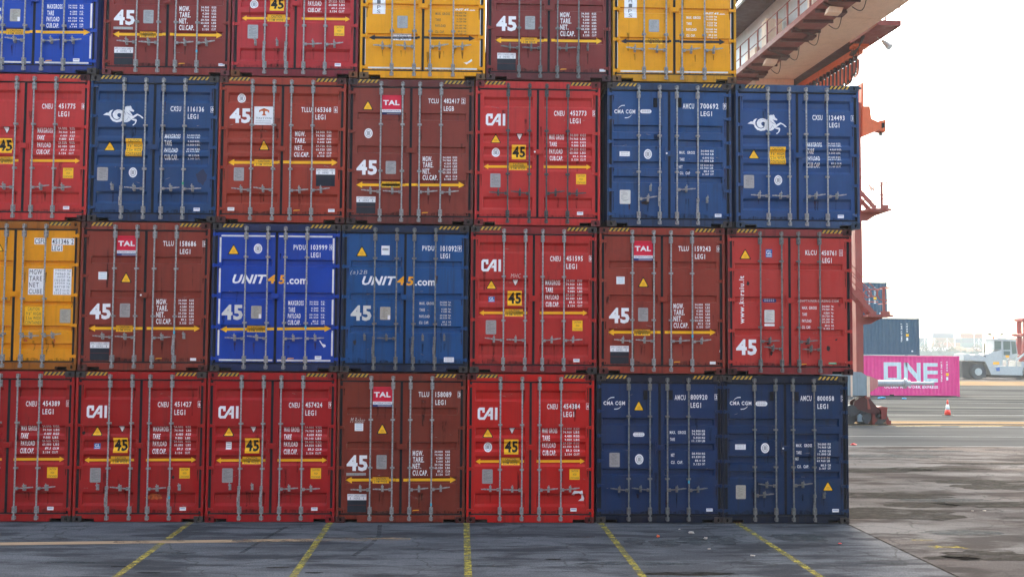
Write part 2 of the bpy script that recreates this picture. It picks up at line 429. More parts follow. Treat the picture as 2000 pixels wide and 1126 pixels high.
# ---- relief types: ribs (z0,z1), slope, depth, rib x-ranges, hinges, guides, bars
class Relief:
    def __init__(s, ribs, slope, depth, xr, hinges, guides, bars, end=.014, lock=1.47):
        s.ribs, s.slope, s.depth, s.xr, s.end = ribs, slope, depth, xr, end
        s.hinges, s.guides, s.bars, s.lock = hinges, guides, bars, lock
        s.zb = sorted(z for a, b in ribs for z in (a, a+slope, b-slope*.9, b))
        s.xb = sorted(x for a, b in xr for x in (a, a+end, b-end, b))
        s.mesh = [s.door(0), s.door(1)]
    def D(s, z):
        for a, b in s.ribs:
            if a < z < b: return s.depth*min(1, (z-a)/s.slope, (b-z)/(s.slope*.9))
        return 0
    def E(s, x):
        for a, b in s.xr:
            if a < x < b: return min(1, (x-a)/s.end, (b-x)/s.end)
        return 0
    def surf(s, x, z): return YD + s.D(z)*s.E(x)
    def door(s, i):
        x0, x1 = DOORS[i]; a, b_ = s.xr[i]
        xs = [x0, a, a+s.end, b_-s.end, b_, x1]; zs = [DZ0]+s.zb+[DZ1]
        b = MB()
        for xa, xb_ in zip(xs, xs[1:]):
            for za, zb_ in zip(zs, zs[1:]):
                b.face([(x, s.surf(x, z), z) for x, z in ((xa, za), (xb_, za), (xb_, zb_), (xa, zb_))])
        for (xa, za), (xb_, zb_) in (((x0, DZ0), (x1, DZ0)), ((x1, DZ0), (x1, DZ1)), ((x1, DZ1), (x0, DZ1)), ((x0, DZ1), (x0, DZ0))):
            b.face([(xa, YD, za), (xb_, YD, zb_), (xb_, .099, zb_), (xa, .099, za)])
        # thin weld seams near top and bottom of the sheet
        for z in (2.585, .335): b.box(x0+.07, YD-.002, z, x1-.07, YD+.001, z+.005)
        return b.mesh('door', [M['rubber']])
def Rz(q, pairs): return [(q(q.c[2][0]+400, b)[1], q(q.c[2][0]+400, a)[1]) for a, b in pairs]
def Rx(q, pairs): return [tuple(q(x, q.c[2][1]-450)[0] for x in p) for p in pairs]
BARS = (.655, 1.083, 1.425, 1.848)
QA = Quad((42, 65), (895, 70), (35, 1062), (895, 1068))
QB = Quad((885, 65), (1745, 70), (872, 1060), (1738, 1065))
QT = Quad((35, 30), (965, 42), (8, 1105), (950, 1115))
QTC = Quad((975, 50), (1900, 60), (962, 1115), (1895, 1125))
QC = Quad((63, 85), (938, 95), (62, 1105), (945, 1115))
QD1 = Quad((965, 70), (1838, 80), (965, 1085), (1840, 1092))
QD2 = Quad((905, 72), (1738, 78), (905, 1065), (1740, 1068))
QD3 = Quad((42, 80), (862, 85), (38, 1065), (875, 1080))
QE1 = Quad((65, 10), (990, 28), (30, 1100), (985, 1112))
QE2 = Quad((1005, 30), (1935, 45), (990, 1105), (1930, 1118))
QF = Quad((42, 50), (925, 65), (38, 1085), (932, 1095))
QG = Quad((-343, 25), (575, 38), (-375, 1083), (545, 1092))
QH = Quad((962, -497), (1886, -487), (945, 575), (1876, 580))
RT = {}
RT['A'] = Relief(sorted(Rz(QA, ((178, 254), (428, 498), (522, 592), (620, 690), (868, 958)))), .050, .046, Rx(QA, ((93, 432), (508, 840))), (2.66, 1.857, 1.045, .246), (1.90, 1.03), BARS)
RT['T'] = Relief(sorted(Rz(QT, ((150, 230), (418, 495), (520, 598), (622, 695), (895, 975)))), .050, .046, Rx(QT, ((84, 462), (540, 902))), (2.66, 1.87, 1.09, .27), (1.94, 1.07), BARS)
RT['B'] = Relief(sorted(Rz(QB, ((297, 347), (527, 577), (757, 805)))), .014, .034, Rx(QB, ((943, 1278), (1352, 1687))), (2.62, 1.84, 1.06, .26), (1.99, 1.06), BARS)
RT['C'] = Relief(sorted(Rz(QC, ((200, 275), (452, 528), (550, 622), (648, 724), (900, 985)))), .050, .046, Rx(QC, ((113, 460), (538, 882))), (2.68, 2.08, 1.48, .87, .27), (1.90, 1.04), BARS)
RT['D'] = Relief(sorted(Rz(QD1, ((372, 425), (473, 525), (630, 682), (733, 780)))), .016, .046, Rx(QD1, ((1007, 1352), (1435, 1778))), (2.66, 2.18, 1.70, 1.21, .73, .25), (1.83, 1.10), (.635, 1.055, 1.40, 1.82))
RT['D3'] = Relief(sorted(Rz(QD2, ((367, 415), (538, 584), (705, 752)))), .016, .046, Rx(QD2, ((942, 1275), (1352, 1685))), (2.66, 2.18, 1.70, 1.21, .73, .25), (2.08, .86), (.635, 1.055, 1.40, 1.82))
RT['E'] = Relief(sorted(Rz(QE1, ((282, 332), (523, 575), (765, 818)))), .016, .042, Rx(QE1, ((112, 485), (568, 938))), (2.68, 2.07, 1.475, .864, .25), (2.24, .95), BARS)
RT['F'] = Relief(sorted(Rz(QF, ((303, 350), (540, 585), (768, 818)))), .018, .044, Rx(QF, ((90, 438), (515, 865))), (2.68, 2.08, 1.48, .865, .25), (2.25, .94), BARS)
RT['G'] = Relief(sorted(Rz(QG, ((310, 356), (600, 632), (772, 812), (898, 945)))), .018, .042, Rx(QG, ((-285, 82), (160, 537))), (2.62, 2.05, 1.46, .87, .27), (1.385, .70), BARS)
RT['H'] = Relief(sorted(Rz(QH, ((-240, -190), (15, 60), (240, 290)))), .018, .038, Rx(QH, ((1003, 1378), (1455, 1830))), (2.68, 2.07, 1.475, .855, .22), (2.25, .965), (.635, 1.08, 1.40, 1.855))
for k in RT: RT[k].ribs = sorted(RT[k].ribs)

# ------------------------------------------------------------------ markings
class Marks:
    """collects the markings of one container end, split between its two doors"""
    def __init__(s, q, dx=0, dz=0): s.q = q; s.items = []; s.ltr = [Decal(), Decal()]; s.ser = [Decal(), Decal()]; s.tab = [Decal(), Decal()]; s.cur = None; s.dx, s.dz = dx, dz
    def p(s, x, y): a, b = s.q(x, y); return a+s.dx, b+s.dz
    def bb(s, x0, y0, x1, y1):
        a = s.p(x0, (y0+y1)/2)[0]; b = s.p(x1, (y0+y1)/2)[0]; c = s.p((x0+x1)/2, y1)[1]; d = s.p((x0+x1)/2, y0)[1]
        return a, c, b, d
    def side(s, x): return 0 if x < 1.25 else 1
    def T(s, t, x0, y0, x1, y1, mat='white', bold=.022, italic=0, vert=False):
        b = s.bb(x0, y0, x1, y1); (s.cur or s.ltr)[s.side((b[0]+b[2])/2)].text(t, *b, M[mat], bold, italic, 0, vert)
    def add(s, name, d, x): s.items.append((name, d, s.side(x)))
    def serial(s, own, n, chk, c, nb, cb, lb, leg='LEG1', mat='white', joined=False):
        s.cur = s.ser; s.T(own, *c, mat); s.T(n, *nb, mat); s.T(leg, *lb, mat); s.cur = None
        b = s.bb(*cb); d = s.ser[1]; t = .006
        for r in ((b[0], b[1], b[2], b[1]+t), (b[0], b[3]-t, b[2], b[3]), (b[0], b[1]+t, b[0]+t, b[3]-t), (b[2]-t, b[1]+t, b[2], b[3]-t)): d.rect(*r, M[mat])
        w_ = b[2]-b[0]; h_ = b[3]-b[1]
        if chk == '1': d.rect(b[0]+w_*.42, b[1]+h_*.17, b[0]+w_*.60, b[3]-h_*.17, M[mat])
        else: d.text(chk, b[0]+w_*.24, b[1]+h_*.17, b[2]-w_*.24, b[3]-h_*.17, M[mat], .03)
    def table(s, labs, lx, x0, xn, xu, x1, ys, h, vals, mat='white', bold=.026, lh=None, lbold=.028):
        s.cur = s.tab
        for (t, w_), y in zip(labs, [p for p in lx]): s.T(t, w_[0], y-(lh or h)/2, w_[1], y+(lh or h)/2, mat, lbold)
        cw = (xn-x0)/6.0
        for y, v in zip(ys, vals):
            n, u = v; L = len(n)-.45*n.count('.')*1
            full = 5.55
            s.T(n, xn-(xn-x0)*L/full, y-h*.31, xn, y+h*.31, mat, bold)
            s.T(u, xu, y-h*.31, x1, y+h*.31, mat, bold)
        s.cur = None
    def tri(s, x0, y0, x1, y1, inv=False):
        b = s.bb(x0, y0, x1, y1); d = Decal(); cx = (b[0]+b[2])/2
        def T3(k, mat, lay, c=.07):
            a0, z0, a1, z1 = b; w_ = a1-a0; h_ = z1-z0; i = k*h_
            P = [(a0+i*1.5, z0+i*.8), (a1-i*1.5, z0+i*.8), (cx, z1-i*1.7)]
            out = []
            for j in range(3):
                p = P[j]; pr = P[j-1]; nx = P[(j+1) % 3]
                out += [(p[0]+(pr[0]-p[0])*c, p[1]+(pr[1]-p[1])*c), (p[0]+(nx[0]-p[0])*c, p[1]+(nx[1]-p[1])*c)]
            if inv: out = [(x, z0+z1-z) for x, z in out]
            d.poly(out, M[mat], lay)
        T3(0, 'black', 0); T3(.085, 'white' if inv else 'yellow', 1)
        if not inv:
            h_ = b[3]-b[1]; w_ = b[2]-b[0]
            d.rect(cx-w_*.14, b[1]+h_*.36, cx+w_*.14, b[1]+h_*.385, M['darkgrey'], 2); d.rect(cx-w_*.17, b[1]+h_*.25, cx+w_*.17, b[1]+h_*.27, M['darkgrey'], 2)
            d.rect(cx-w_*.10, b[1]+h_*.17, cx+w_*.10, b[1]+h_*.185, M['darkgrey'], 2)
        s.add('warning_sticker' if not inv else 'triangle_sticker', d, cx)
    def oval(s, x0, y0, x1, y1):
        b = s.bb(x0, y0, x1, y1); d = Decal(); w_, h_ = b[2]-b[0], b[3]-b[1]
        d.ell(*b, M['white'], 0); d.ell(b[0]+w_*.14, b[1]+h_*.14, b[2]-w_*.14, b[3]-h_*.14, M['ink'], 1); d.ell(b[0]+w_*.19, b[1]+h_*.18, b[2]-w_*.19, b[3]-h_*.18, M['white'], 2)
        for k in (.34, .46, .58): d.rect(b[0]+w_*k, b[1]+h_*.30, b[0]+w_*(k+.075), b[3]-h_*.30, M['ink'], 3)
        s.add('approval_sticker', d, (b[0]+b[2])/2)
    def plate(s, x0, y0, x1, y1, mat='plate', tag_=False):
        b = s.bb(x0, y0, x1, y1); d = Decal(); w_, h_ = b[2]-b[0], b[3]-b[1]; c = .012
        d.poly([(b[0]-.003+c, b[1]-.003), (b[2]+.003-c, b[1]-.003), (b[2]+.003, b[1]+c), (b[2]+.003, b[3]-c), (b[2]+.003-c, b[3]+.003), (b[0]-.003+c, b[3]+.003), (b[0]-.003, b[3]-c), (b[0]-.003, b[1]+c)], M['ink'], 0)
        d.poly([(b[0]+c, b[1]), (b[2]-c, b[1]), (b[2], b[1]+c), (b[2], b[3]-c), (b[2]-c, b[3]), (b[0]+c, b[3]), (b[0], b[3]-c), (b[0], b[1]+c)], M[mat], 1)
        rr = random.Random(int(x0*7+y0))
        for k in range(9):
            z = b[3]-h_*(.12+.085*k); a = rr.uniform(.10, .3); d.rect(b[0]+w_*a, z, b[0]+w_*rr.uniform(a+.2, .92), z+h_*.018, M['ink'], 2)
        if tag_: d.rect(b[0]+w_*.74, b[1]+h_*.02, b[2]-w_*.02, b[1]+h_*.36, M['white'], 2)
        s.add('data_plate', d, (b[0]+b[2])/2)
    def label(s, x0, y0, x1, y1, mat='white', lines=2, name='small_label', inkm='ink', round_=False):
        b = s.bb(x0, y0, x1, y1); d = Decal(); w_, h_ = b[2]-b[0], b[3]-b[1]
        (d.pill if round_ else d.rect)(*b, M[mat], 0)
        for k in range(lines):
            z = b[3]-h_*((k+.75)/(lines+.5))
            for j in range(5): d.rect(b[0]+w_*(.14+.15*j), z, b[0]+w_*(.24+.15*j), z+h_*.16/lines*1.5, M[inkm], 1)
        s.add(name, d, (b[0]+b[2])/2)
    def box_text(s, name, x0, y0, x1, y1, bg_, lines, ink='black', bold=.01, pad=.1, fill=.66):
        b = s.bb(x0, y0, x1, y1); d = Decal(); d.rect(*b, M[bg_], 0); w_, h_ = b[2]-b[0], b[3]-b[1]; n = len(lines)
        for k, t in enumerate(lines):
            L = t if isinstance(t, tuple) else (t, pad, 1-pad)
            zt = b[3]-h_*(k+.5-fill/2)/n; zb_ = b[3]-h_*(k+.5+fill/2)/n
            d.text(L[0], b[0]+w_*L[1], zb_, b[0]+w_*L[2], zt, M[ink], bold, 0, 1)
        s.add(name, d, (b[0]+b[2])/2); return d
    def caution(s, x0, y0, x1, y1, bg_='yellow'): s.box_text('width_caution_label', x0, y0, x1, y1, bg_, [('CAUTION', .22, .80), ('2.5M WIDE', .10, .88)], 'darkgrey' if bg_ == 'yellow' else 'ink', .008, fill=.70)
    def high(s, x0, y0, x1, y1): s.box_text('height_caution_label', x0, y0, x1, y1, 'yellow', [('CAUTION', .16, .84), ('HIGH', .34, .68), ('CONTAINER', .06, .94)], 'darkgrey', .0, fill=.6)
    def caution4(s, x0, y0, x1, y1): s.box_text('height_caution_label', x0, y0, x1, y1, 'yellow', [('CAUTION', .16, .84), ("9'6\" HIGH", .08, .94), ('2.5m WIDE', .06, .94), ('CONTAINER', .03, .97)], 'darkgrey', .006, fill=.74)
    def n45(s, x0, y0, x1, y1, mat='white'):
        b = s.bb(x0, y0, x1, y1); d = Decal(); d.text('45', *b, M[mat], .038); s.add('length_marking', d, (b[0]+b[2])/2)
    def plate45(s, x0, y0, x1, y1):
        b = s.bb(x0, y0, x1, y1); d = Decal(); d.rect(*b, M['yellow'], 0); w_, h_ = b[2]-b[0], b[3]-b[1]
        d.text('45', b[0]+w_*.05, b[1]+h_*.12, b[2]-w_*.04, b[3]-h_*.10, M['black'], .034, 0, 1); s.add('length_plate', d, b[0])
    def arrow(s, tip0, tip1, y, head, hh, sh, mat='yellow', gap=None, ranges=None):
        for side, (t, x_in) in enumerate(ranges):
            d = Decal(); P = lambda x, yy: s.p(x, yy)
            sg = 1 if side == 0 else -1
            d.poly([P(t, y), P(t+sg*head, y-hh), P(t+sg*head, y+hh)], M[mat])
            d.poly([P(t+sg*head, y-sh), P(x_in, y-sh), P(x_in, y+sh), P(t+sg*head, y+sh)], M[mat])
            s.items.append(('arrow_marking', d, side))
    def cai(s, x0, y0, x1, y1):
        b = s.bb(x0, y0, x1, y1); d = Decal()
        f = lambda x, y: (b[0]+(b[2]-b[0])*(x-200)/970, b[3]-(b[3]-b[1])*(y-275)/590)
        for P in ([(200,365),(275,275),(545,275),(545,405),(200,405)], [(425,405),(545,405),(545,520),(425,520)], [(200,405),(320,405),(320,745),(200,745)],
                  [(200,745),(480,745),(545,865),(280,865),(200,785)], [(480,745),(760,300),(790,275),(825,275),(825,410),(545,865)],
                  [(825,275),(945,275),(945,865),(825,865)], [(745,580),(825,580),(825,690),(678,690)], [(1045,275),(1170,275),(1170,865),(1045,865)]):
            d.poly([f(*p) for p in P], M['white'])
        s.add('emblem', d, b[0])
    def horse(s, x0, y0, x1, y1):
        b = s.bb(x0, y0, x1, y1); d = Decal()
        f = lambda x, y: (b[0]+(b[2]-b[0])*(x-120)/1715, b[3]-(b[3]-b[1])*(y-175)/850); k = (b[2]-b[0])/1715
        m_ = M['white']
        for P in ([(120,585),(270,485),(350,490),(400,420),(450,380),(548,352),(500,420),(462,500),(470,600),(430,640),(340,600)],
                  [(940,420),(1000,380),(1040,330),(1040,230),(1130,190),(1220,195),(1260,172),(1300,215),(1330,300),(1430,385),(1410,435),(1330,420),(1235,400),(1290,480),(1360,570),(1365,620),(1450,570),(1560,510),(1700,580),(1780,640),(1835,700),(1790,718),(1740,690),(1690,630),(1580,580),(1480,650),(1380,730),(1300,770),(1250,830),(1150,878),(1030,888),(930,820),(905,700),(960,560)],
                  [(1310,770),(1400,735),(1520,740),(1555,800),(1510,930),(1420,1010),(1380,1022),(1378,980),(1460,930),(1490,825),(1400,805)]):
            d.poly([f(*p) for p in P], m_)
        for lay, P in ((0, [(425,600,30),(470,700,42),(560,800,48),(700,845,48),(850,815,60),(925,720,70)]),
                  (0, [(960,445,22),(900,400,28),(800,372,26),(700,385,30),(610,440,38),(565,540,42),(580,630,45),(640,700,45),(720,725,38),(800,700,20),(835,680,5)]),
                  (1, [(950,540,70),(900,480,50),(830,455,42),(740,460,50),(670,520,62),(660,600,62),(700,660,50),(770,690,25)]),
                  (1, [(930,520,50),(920,600,45),(900,700,40)])):
            d.strip([(*f(x, y), h*k) for x, y, h in P], m_, lay)
        # dark drawing lines of the mane, shoulder and jaw
        for P in ([(1110,450,4),(1200,530,9),(1340,610,4)], [(1060,840,3),(1160,740,7),(1200,640,6),(1290,750,3)], [(1225,385,5),(1280,430,9),(1330,425,3)], [(1000,340,3),(1015,420,12),(1045,500,10),(1060,560,3)]):
            d.strip([(*f(x, y), h*k) for x, y, h in P], M['navy'], 2)
        s.add('emblem', d, b[0])
    def cma(s, x0, y0, x1, y1):
        b = s.bb(x0, y0, x1, y1); d = Decal(); w_, h_ = b[2]-b[0], b[3]-b[1]
        d.text('CMA CGM', *b, M['white'], .03)
        f = lambda x, y: (b[0]+w_*(x-320)/840, b[1]+h_*(525-y)/125)
        k = w_/840
        d.strip([(*f(x, y), h*k) for x, y, h in ((465,375,4),(540,315,11),(620,280,15),(740,275,18))], M['white'])
        d.strip([(*f(x, y), h*k) for x, y, h in ((1015,562,4),(940,620,11),(860,650,15),(740,655,18))], M['white'])
        s.add('emblem', d, b[0])
    def pill(s, x0, y0, x1, y1, mat='white', inkm='ink'): s.label(x0, y0, x1, y1, mat, 2, 'oval_label', inkm, True)
    def vent(s, x0, y0, x1, y1): s.items.append(('vent', s.bb(x0, y0, x1, y1), None))
    def tal(s, x0, y0, x1, y1):
        b = s.bb(x0, y0, x1, y1); d = Decal(); w_, h_ = b[2]-b[0], b[3]-b[1]
        z1_, z2_ = b[3]-h_*.74, b[3]-h_*.885
        d.rect(b[0], z1_, b[2], b[3], M['pink'], 0); d.rect(b[0], z2_, b[2], z1_, M['white'], 0); d.rect(b[0], b[1], b[2], z2_, M['navy'], 0)
        d.text('TAL', b[0]+w_*.05, b[3]-h_*.52, b[2]-w_*.09, b[3]-h_*.26, M['white'], .038, 0, 1)
        d.text('INTERNATIONAL', b[0]+w_*.04, z2_+h_*.03, b[2]-w_*.04, z1_-h_*.025, M['navy'], .0, 0, 1)
        d.rect(b[0]+w_*.25, b[1]+h_*.045, b[2]-w_*.04, b[1]+h_*.065, M['white'], 1)
        s.add('company_sign', d, b[0])
    def triton(s, x0, y0, x1, y1):
        b = s.bb(x0, y0, x1, y1); d = Decal(); w_, h_ = b[2]-b[0], b[3]-b[1]
        d.rect(*b, M['white'], 0); f = lambda x, y: (b[0]+w_*(x-305)/700, b[3]-h_*(y-320)/690)
        for P in ([(485,455),(600,400),(660,375),(720,400),(840,455),(845,545),(800,540),(790,490),(700,490),(620,490),(530,490),(520,530),(480,525)],
                  [(625,490),(695,490),(695,590),(625,590)], [(625,590),(695,590),(750,655),(568,655)]): d.poly([f(*p) for p in P], M['scuff'], 1)
        for t, bx, bo in (('TRITON', (370, 795, 925, 722), .006), ('INTERNATIONAL', (370, 885, 920, 840), .0), ):
            a, c = f(bx[0], bx[1]); e, g = f(bx[2], bx[3]); d.text(t, a, c, e, g, M['ink'], bo, 0, 1)
        a, c = f(350, 950); e, g = f(920, 935); d.rect(a, c, e, g, M['ink'], 1)
        s.add('company_sign', d, b[0])
    def apply_(s, x0, y0, x1, y1, y2):
        b = s.bb(x0, y0, x1, y2); d = Decal(); zt = s.bb(x0, y0, x1, y1)[1]; w_ = b[2]-b[0]; h_ = b[3]-zt
        d.rect(b[0], zt, b[2], b[3], M['white'], 0); d.rect(b[0], b[1], b[2], zt, M['placard'], 0)
        d.text('APPLY CARGO LABELS', b[0]+w_*.03, zt+h_*.58, b[2]-w_*.03, b[3]-h_*.10, M['ink'], 0, 0, 1)
        d.text('HERE', b[0]+w_*.34, zt+h_*.12, b[2]-w_*.34, zt+h_*.46, M['ink'], 0, 0, 1)
        for k in (.14, .84): d.rect(b[0]+w_*k, zt+h_*.12, b[0]+w_*(k+.03), zt+h_*.46, M['ink'], 1)
        s.add('cargo_label_holder', d, b[0])
    def tick(s, x0, y, x1):
        a, z = s.p(x0, y); c, _ = s.p(x1, y); d = Decal(); d.poly([(a, z-.022), (a+.02, z-.012), (c, z-.006), (c, z+.008), (a+.02, z+.006), (a, z-.006)], M['orange']); s.add('paint_tick', d, a)
    def gl(s, x0, y0, x1, y1):
        b = s.bb(x0, y0, x1, y1); d = Decal(); w_, h_ = b[2]-b[0], b[3]-b[1]; d.rect(*b, M['blue'], 0)
        d.text('GL', b[0]+w_*.10, b[1]+h_*.34, b[2]-w_*.08, b[3]-h_*.10, M['white'], .012, 0, 1); d.rect(b[0]+w_*.1, b[1]+h_*.12, b[2]-w_*.1, b[1]+h_*.2, M['white'], 1)
        s.add('classification_sticker', d, b[0])
    def patch(s, name, pts, mat, lay=0):
        d = Decal(); P = [s.p(*q) for q in pts]; d.poly(P, M[mat], lay); s.add(name, d, sum(p[0] for p in P)/len(P))
    def rough_patch(s, name, x0, y0, x1, y1, mat, n=14, seed=1):
        r = random.Random(seed); cx, cy = (x0+x1)/2, (y0+y1)/2
        s.patch(name, [(cx+(x1-x0)/2*math.cos(2*math.pi*k/n)*r.uniform(.6, 1.1), cy+(y1-y0)/2*math.sin(2*math.pi*k/n)*r.uniform(.5, 1.15)) for k in range(n)], mat)
    def bartape(s, bar, z, mat='teal'): s.items.append(('bartape', (bar, z, mat), None))
KGS = ('KGS', 'LBS', 'KGS', 'LBS', 'KGS', 'LBS', 'CU.M', 'CU.FT')

def marks_A(n, chk, tare=('4.480', '9.880', '29.520', '65.080'), spaced=True, mid='oval', **k):
    s = Marks(QA); s.cai(112, 293, 245, 375)
    s.serial('CNEU', n, chk, (578, 269, 650, 305), (688, 268, 800, 303), (842, 265, 864, 306), (688, 321, 760, 357))
    mg = 'MAX GROSS' if spaced else 'MAXGROSS'
    s.table([(mg, (547, 648)), ('TARE', (548, 598)), ('PAYLOAD', (547, 638)), ('CUB.CAP.', (549, 640))], (450, 499, 549, 598), 688, 745, 759 if spaced else 765, 797, (437, 461, 486, 510, 534, 558, 583, 608), 24, list(zip(('34.000', '74.960')+tare+('89.3', '3.154'), KGS)), lh=34)
    s.tri(141, 427, 219, 495); s.tri(318, 428, 368, 477, True); s.plate45(290, 508, 386, 607)
    if mid == 'oval': s.oval(153, 527, 209, 592)
    elif mid == 'gl': s.gl(160, 545, 203, 582)
    elif mid == 'label': s.label(162, 532, 199, 582, lines=3)
    s.arrow(0, 0, 656, 32, 18, 8, ranges=((98, 425), (835, 508))); s.caution(272, 630, 395, 680)
    s.plate(143, 707, 213, 802); s.high(730, 708, 799, 778); s.label(737, 968, 779, 990, lines=1, inkm='blue')
    return s
TAL_T = ('4.280', '9.440', '29.720', '65.520')
def marks_B(own, n, chk, strip_=False, white_label=True, tare=TAL_T):
    s = Marks(QB); s.tal(1120, 158, 1250, 292)
    s.serial(own, n, chk, (1427, 192, 1498, 226), (1540, 192, 1648, 228), (1691, 190, 1715, 231), (1540, 246, 1610, 280))
    s.table([('MGW.', (1388, 1460)), ('TARE.', (1390, 1465)), ('NET.', (1388, 1445)), ('CU.CAP.', (1388, 1490))], (602, 645, 688, 733), 1536, 1590, 1609, 1639, (592, 613, 635, 657, 679, 700, 722, 744), 23, list(zip(('34.000', '74.960')+tare+('89.2', '3.150'), KGS)), lh=36)
    s.tri(1143, 400, 1223, 474)
    if white_label: s.label(998, 402, 1055, 453, lines=3, inkm='teal')
    s.n45(945, 614, 1086, 720); s.plate(1145, 614, 1213, 706)
    if strip_: s.label(943, 732, 1074, 749, 'plate', 1, 'strip_label', 'plate2')
    s.arrow(0, 0, 780, 40, 22, 9, ranges=((938, 1298), (1680, 1326))); s.caution(1118, 760, 1228, 802)
    s.apply_(950, 872, 1078, 912, 993); s.tick(1388, 980, 1430)
    return s
def marks_TC():
    s = Marks(QTC); s.tal(1222, 170, 1362, 312)
    s.serial('TCLU', '482417', '2', (1562, 194, 1638, 230), (1676, 194, 1792, 230), (1806, 190, 1835, 234), (1676, 250, 1751, 286), 'LEGB')
    s.table([('MGW.', (1522, 1592)), ('TARE.', (1523, 1600)), ('NET.', (1522, 1578)), ('CU.CAP.', (1522, 1632))], (640, 684, 731, 777), 1670, 1730, 1744, 1776, (630, 651, 674, 696, 719, 740, 768, 789), 24, list(zip(('34.000', '74.960', '4.360', '9.610', '29.640', '65.350', '89.2', '3.150'), KGS)), lh=38)
    s.tri(1075, 205, 1160, 280); s.oval(1092, 415, 1153, 488); s.n45(1035, 648, 1187, 758); s.plate(1250, 656, 1325, 750)
    s.arrow(0, 0, 829, 44, 24, 9, ranges=((1033, 1420), (1832, 1438))); s.caution(1220, 805, 1355, 850)
    s.apply_(1035, 916, 1175, 958, 1040); s.tick(1517, 1033, 1562)
    return s
def marks_T():
    s = Marks(QT); s.oval(160, 153, 221, 222); s.n45(106, 264, 260, 375); s.triton(285, 252, 428, 388)
    s.serial('TLLU', '165368', '6', (632, 256, 708, 293), (735, 256, 852, 293), (872, 253, 899, 297), (735, 310, 810, 348))
    s.table([('MGW.', (583, 660)), ('TARE.', (582, 664)), ('NET.', (580, 644)), ('CU.CAP.', (578, 690))], (450, 502, 554, 606), 738, 801, 818, 851, (438, 464, 490, 515, 541, 567, 593, 617), 25, list(zip(('34.000', '74.960')+TAL_T+('89.2', '3.150'), KGS)), lh=38)
    s.tri(313, 492, 398, 572); s.arrow(0, 0, 662, 45, 25, 10, ranges=((90, 472), (898, 498))); s.caution(282, 640, 422, 690)
    s.plate(135, 703, 209, 800); s.apply_(740, 712, 880, 754, 840); s.tick(573, 1016, 620)
    s.label(88, 995, 138, 1020, lines=1, inkm='plate'); s.label(830, 1008, 878, 1030, lines=1, inkm='blue')
    return s
def marks_C(n, chk):
    s = Marks(QC); s.horse(148, 300, 427, 440)
    s.serial('CXSU', n, chk, (610, 303, 682, 340), (729, 306, 840, 342), (885, 305, 911, 347), (730, 358, 802, 393))
    s.table([('MAXGROSS', (573, 680)), ('TARE', (575, 622)), ('PAYLOAD', (573, 665)), ('CUB.CAP.', (575, 667))], (513, 560, 611, 660), 725, 776, 783, 818, (505, 522, 550, 572, 602, 620, 649, 669), 21, list(zip(('34.000', '74.960', '4.560', '10.050', '29.440', '64.910', '89.2', '3.149'), ('KGS.', 'LBS.')*3+('CU.M.', 'CU.FT.'))), lh=35)
    s.tri(152, 542, 240, 615); s.caution4(308, 530, 420, 654); s.plate(120, 732, 193, 824); s.oval(336, 733, 393, 803); s.label(788, 1014, 831, 1037, lines=1, inkm='blue')
    return s
def marks_D1():
    s = Marks(QD1); s.cma(1016, 262, 1163, 291); s.pill(1198, 261, 1277, 289); s.vent(1290, 182, 1315, 245); s.vent(1463, 180, 1487, 245)
    s.serial('AMCU', '700692', '9', (1497, 218, 1577, 256), (1621, 218, 1748, 256), (1781, 216, 1804, 259), (1623, 273, 1703, 308))
    s.table([('MAX.  GROSS', (1473, 1582)), ('TARE', (1475, 1508)), ('NET', (1472, 1498)), ('CU.  CAP', (1476, 1548))], (565, 613, 663, 710), 1624, 1682, 1691, 1714, (554, 576, 603, 624, 652, 671, 697, 718), 23, list(zip(('34.000', '74.960', '4.990', '11.000', '29.010', '63.960', '88.0', '3.107'), ('KG', 'LB')*3+('CUM', 'CUFT'))), lh=21)
    s.label(1053, 558, 1125, 592, lines=2, inkm='plate'); s.oval(1224, 542, 1280, 612); s.plate(1055, 829, 1130, 927, 'beige'); s.label(1722, 996, 1768, 1018, lines=1, inkm='blue')
    s.rough_patch('dirt_patch', 1195, 905, 1270, 935, 'grime', seed=4); s.patch('blue_repaint', [(972, 680), (998, 680), (998, 800), (976, 800)], 'teal')
    return s
def marks_D2():
    s = Marks(QD2); s.cma(951, 252, 1093, 278); s.tri(1145, 243, 1223, 317); s.vent(1215, 178, 1240, 242); s.vent(1383, 178, 1407, 242)
    s.serial('AMCU', '800920', '2', (1421, 210, 1494, 245), (1527, 208, 1638, 243), (1686, 205, 1709, 244), (1527, 262, 1596, 297))
    s.table([('MAX.  GROSS', (1389, 1495)), ('TARE', (1391, 1423)), ('NET', (1397, 1420)), ('CU.  CAP.', (1397, 1476))], (462, 508, 614, 662), 1535, 1593, 1601, 1622, (453, 473, 498, 519, 604, 626, 651, 674), 23, list(zip(('34.000', '74.960', '5.050', '11.130', '28.950', '63.830', '88.4', '3.123'), ('KG', 'LB')*3+('CUM', 'CUFT'))), lh=21)
    s.pill(1146, 462, 1222, 490); s.plate(991, 598, 1058, 693); s.oval(1159, 607, 1215, 676); s.label(1630, 970, 1672, 990, lines=1, inkm='blue'); s.bartape(3, .78)
    return s
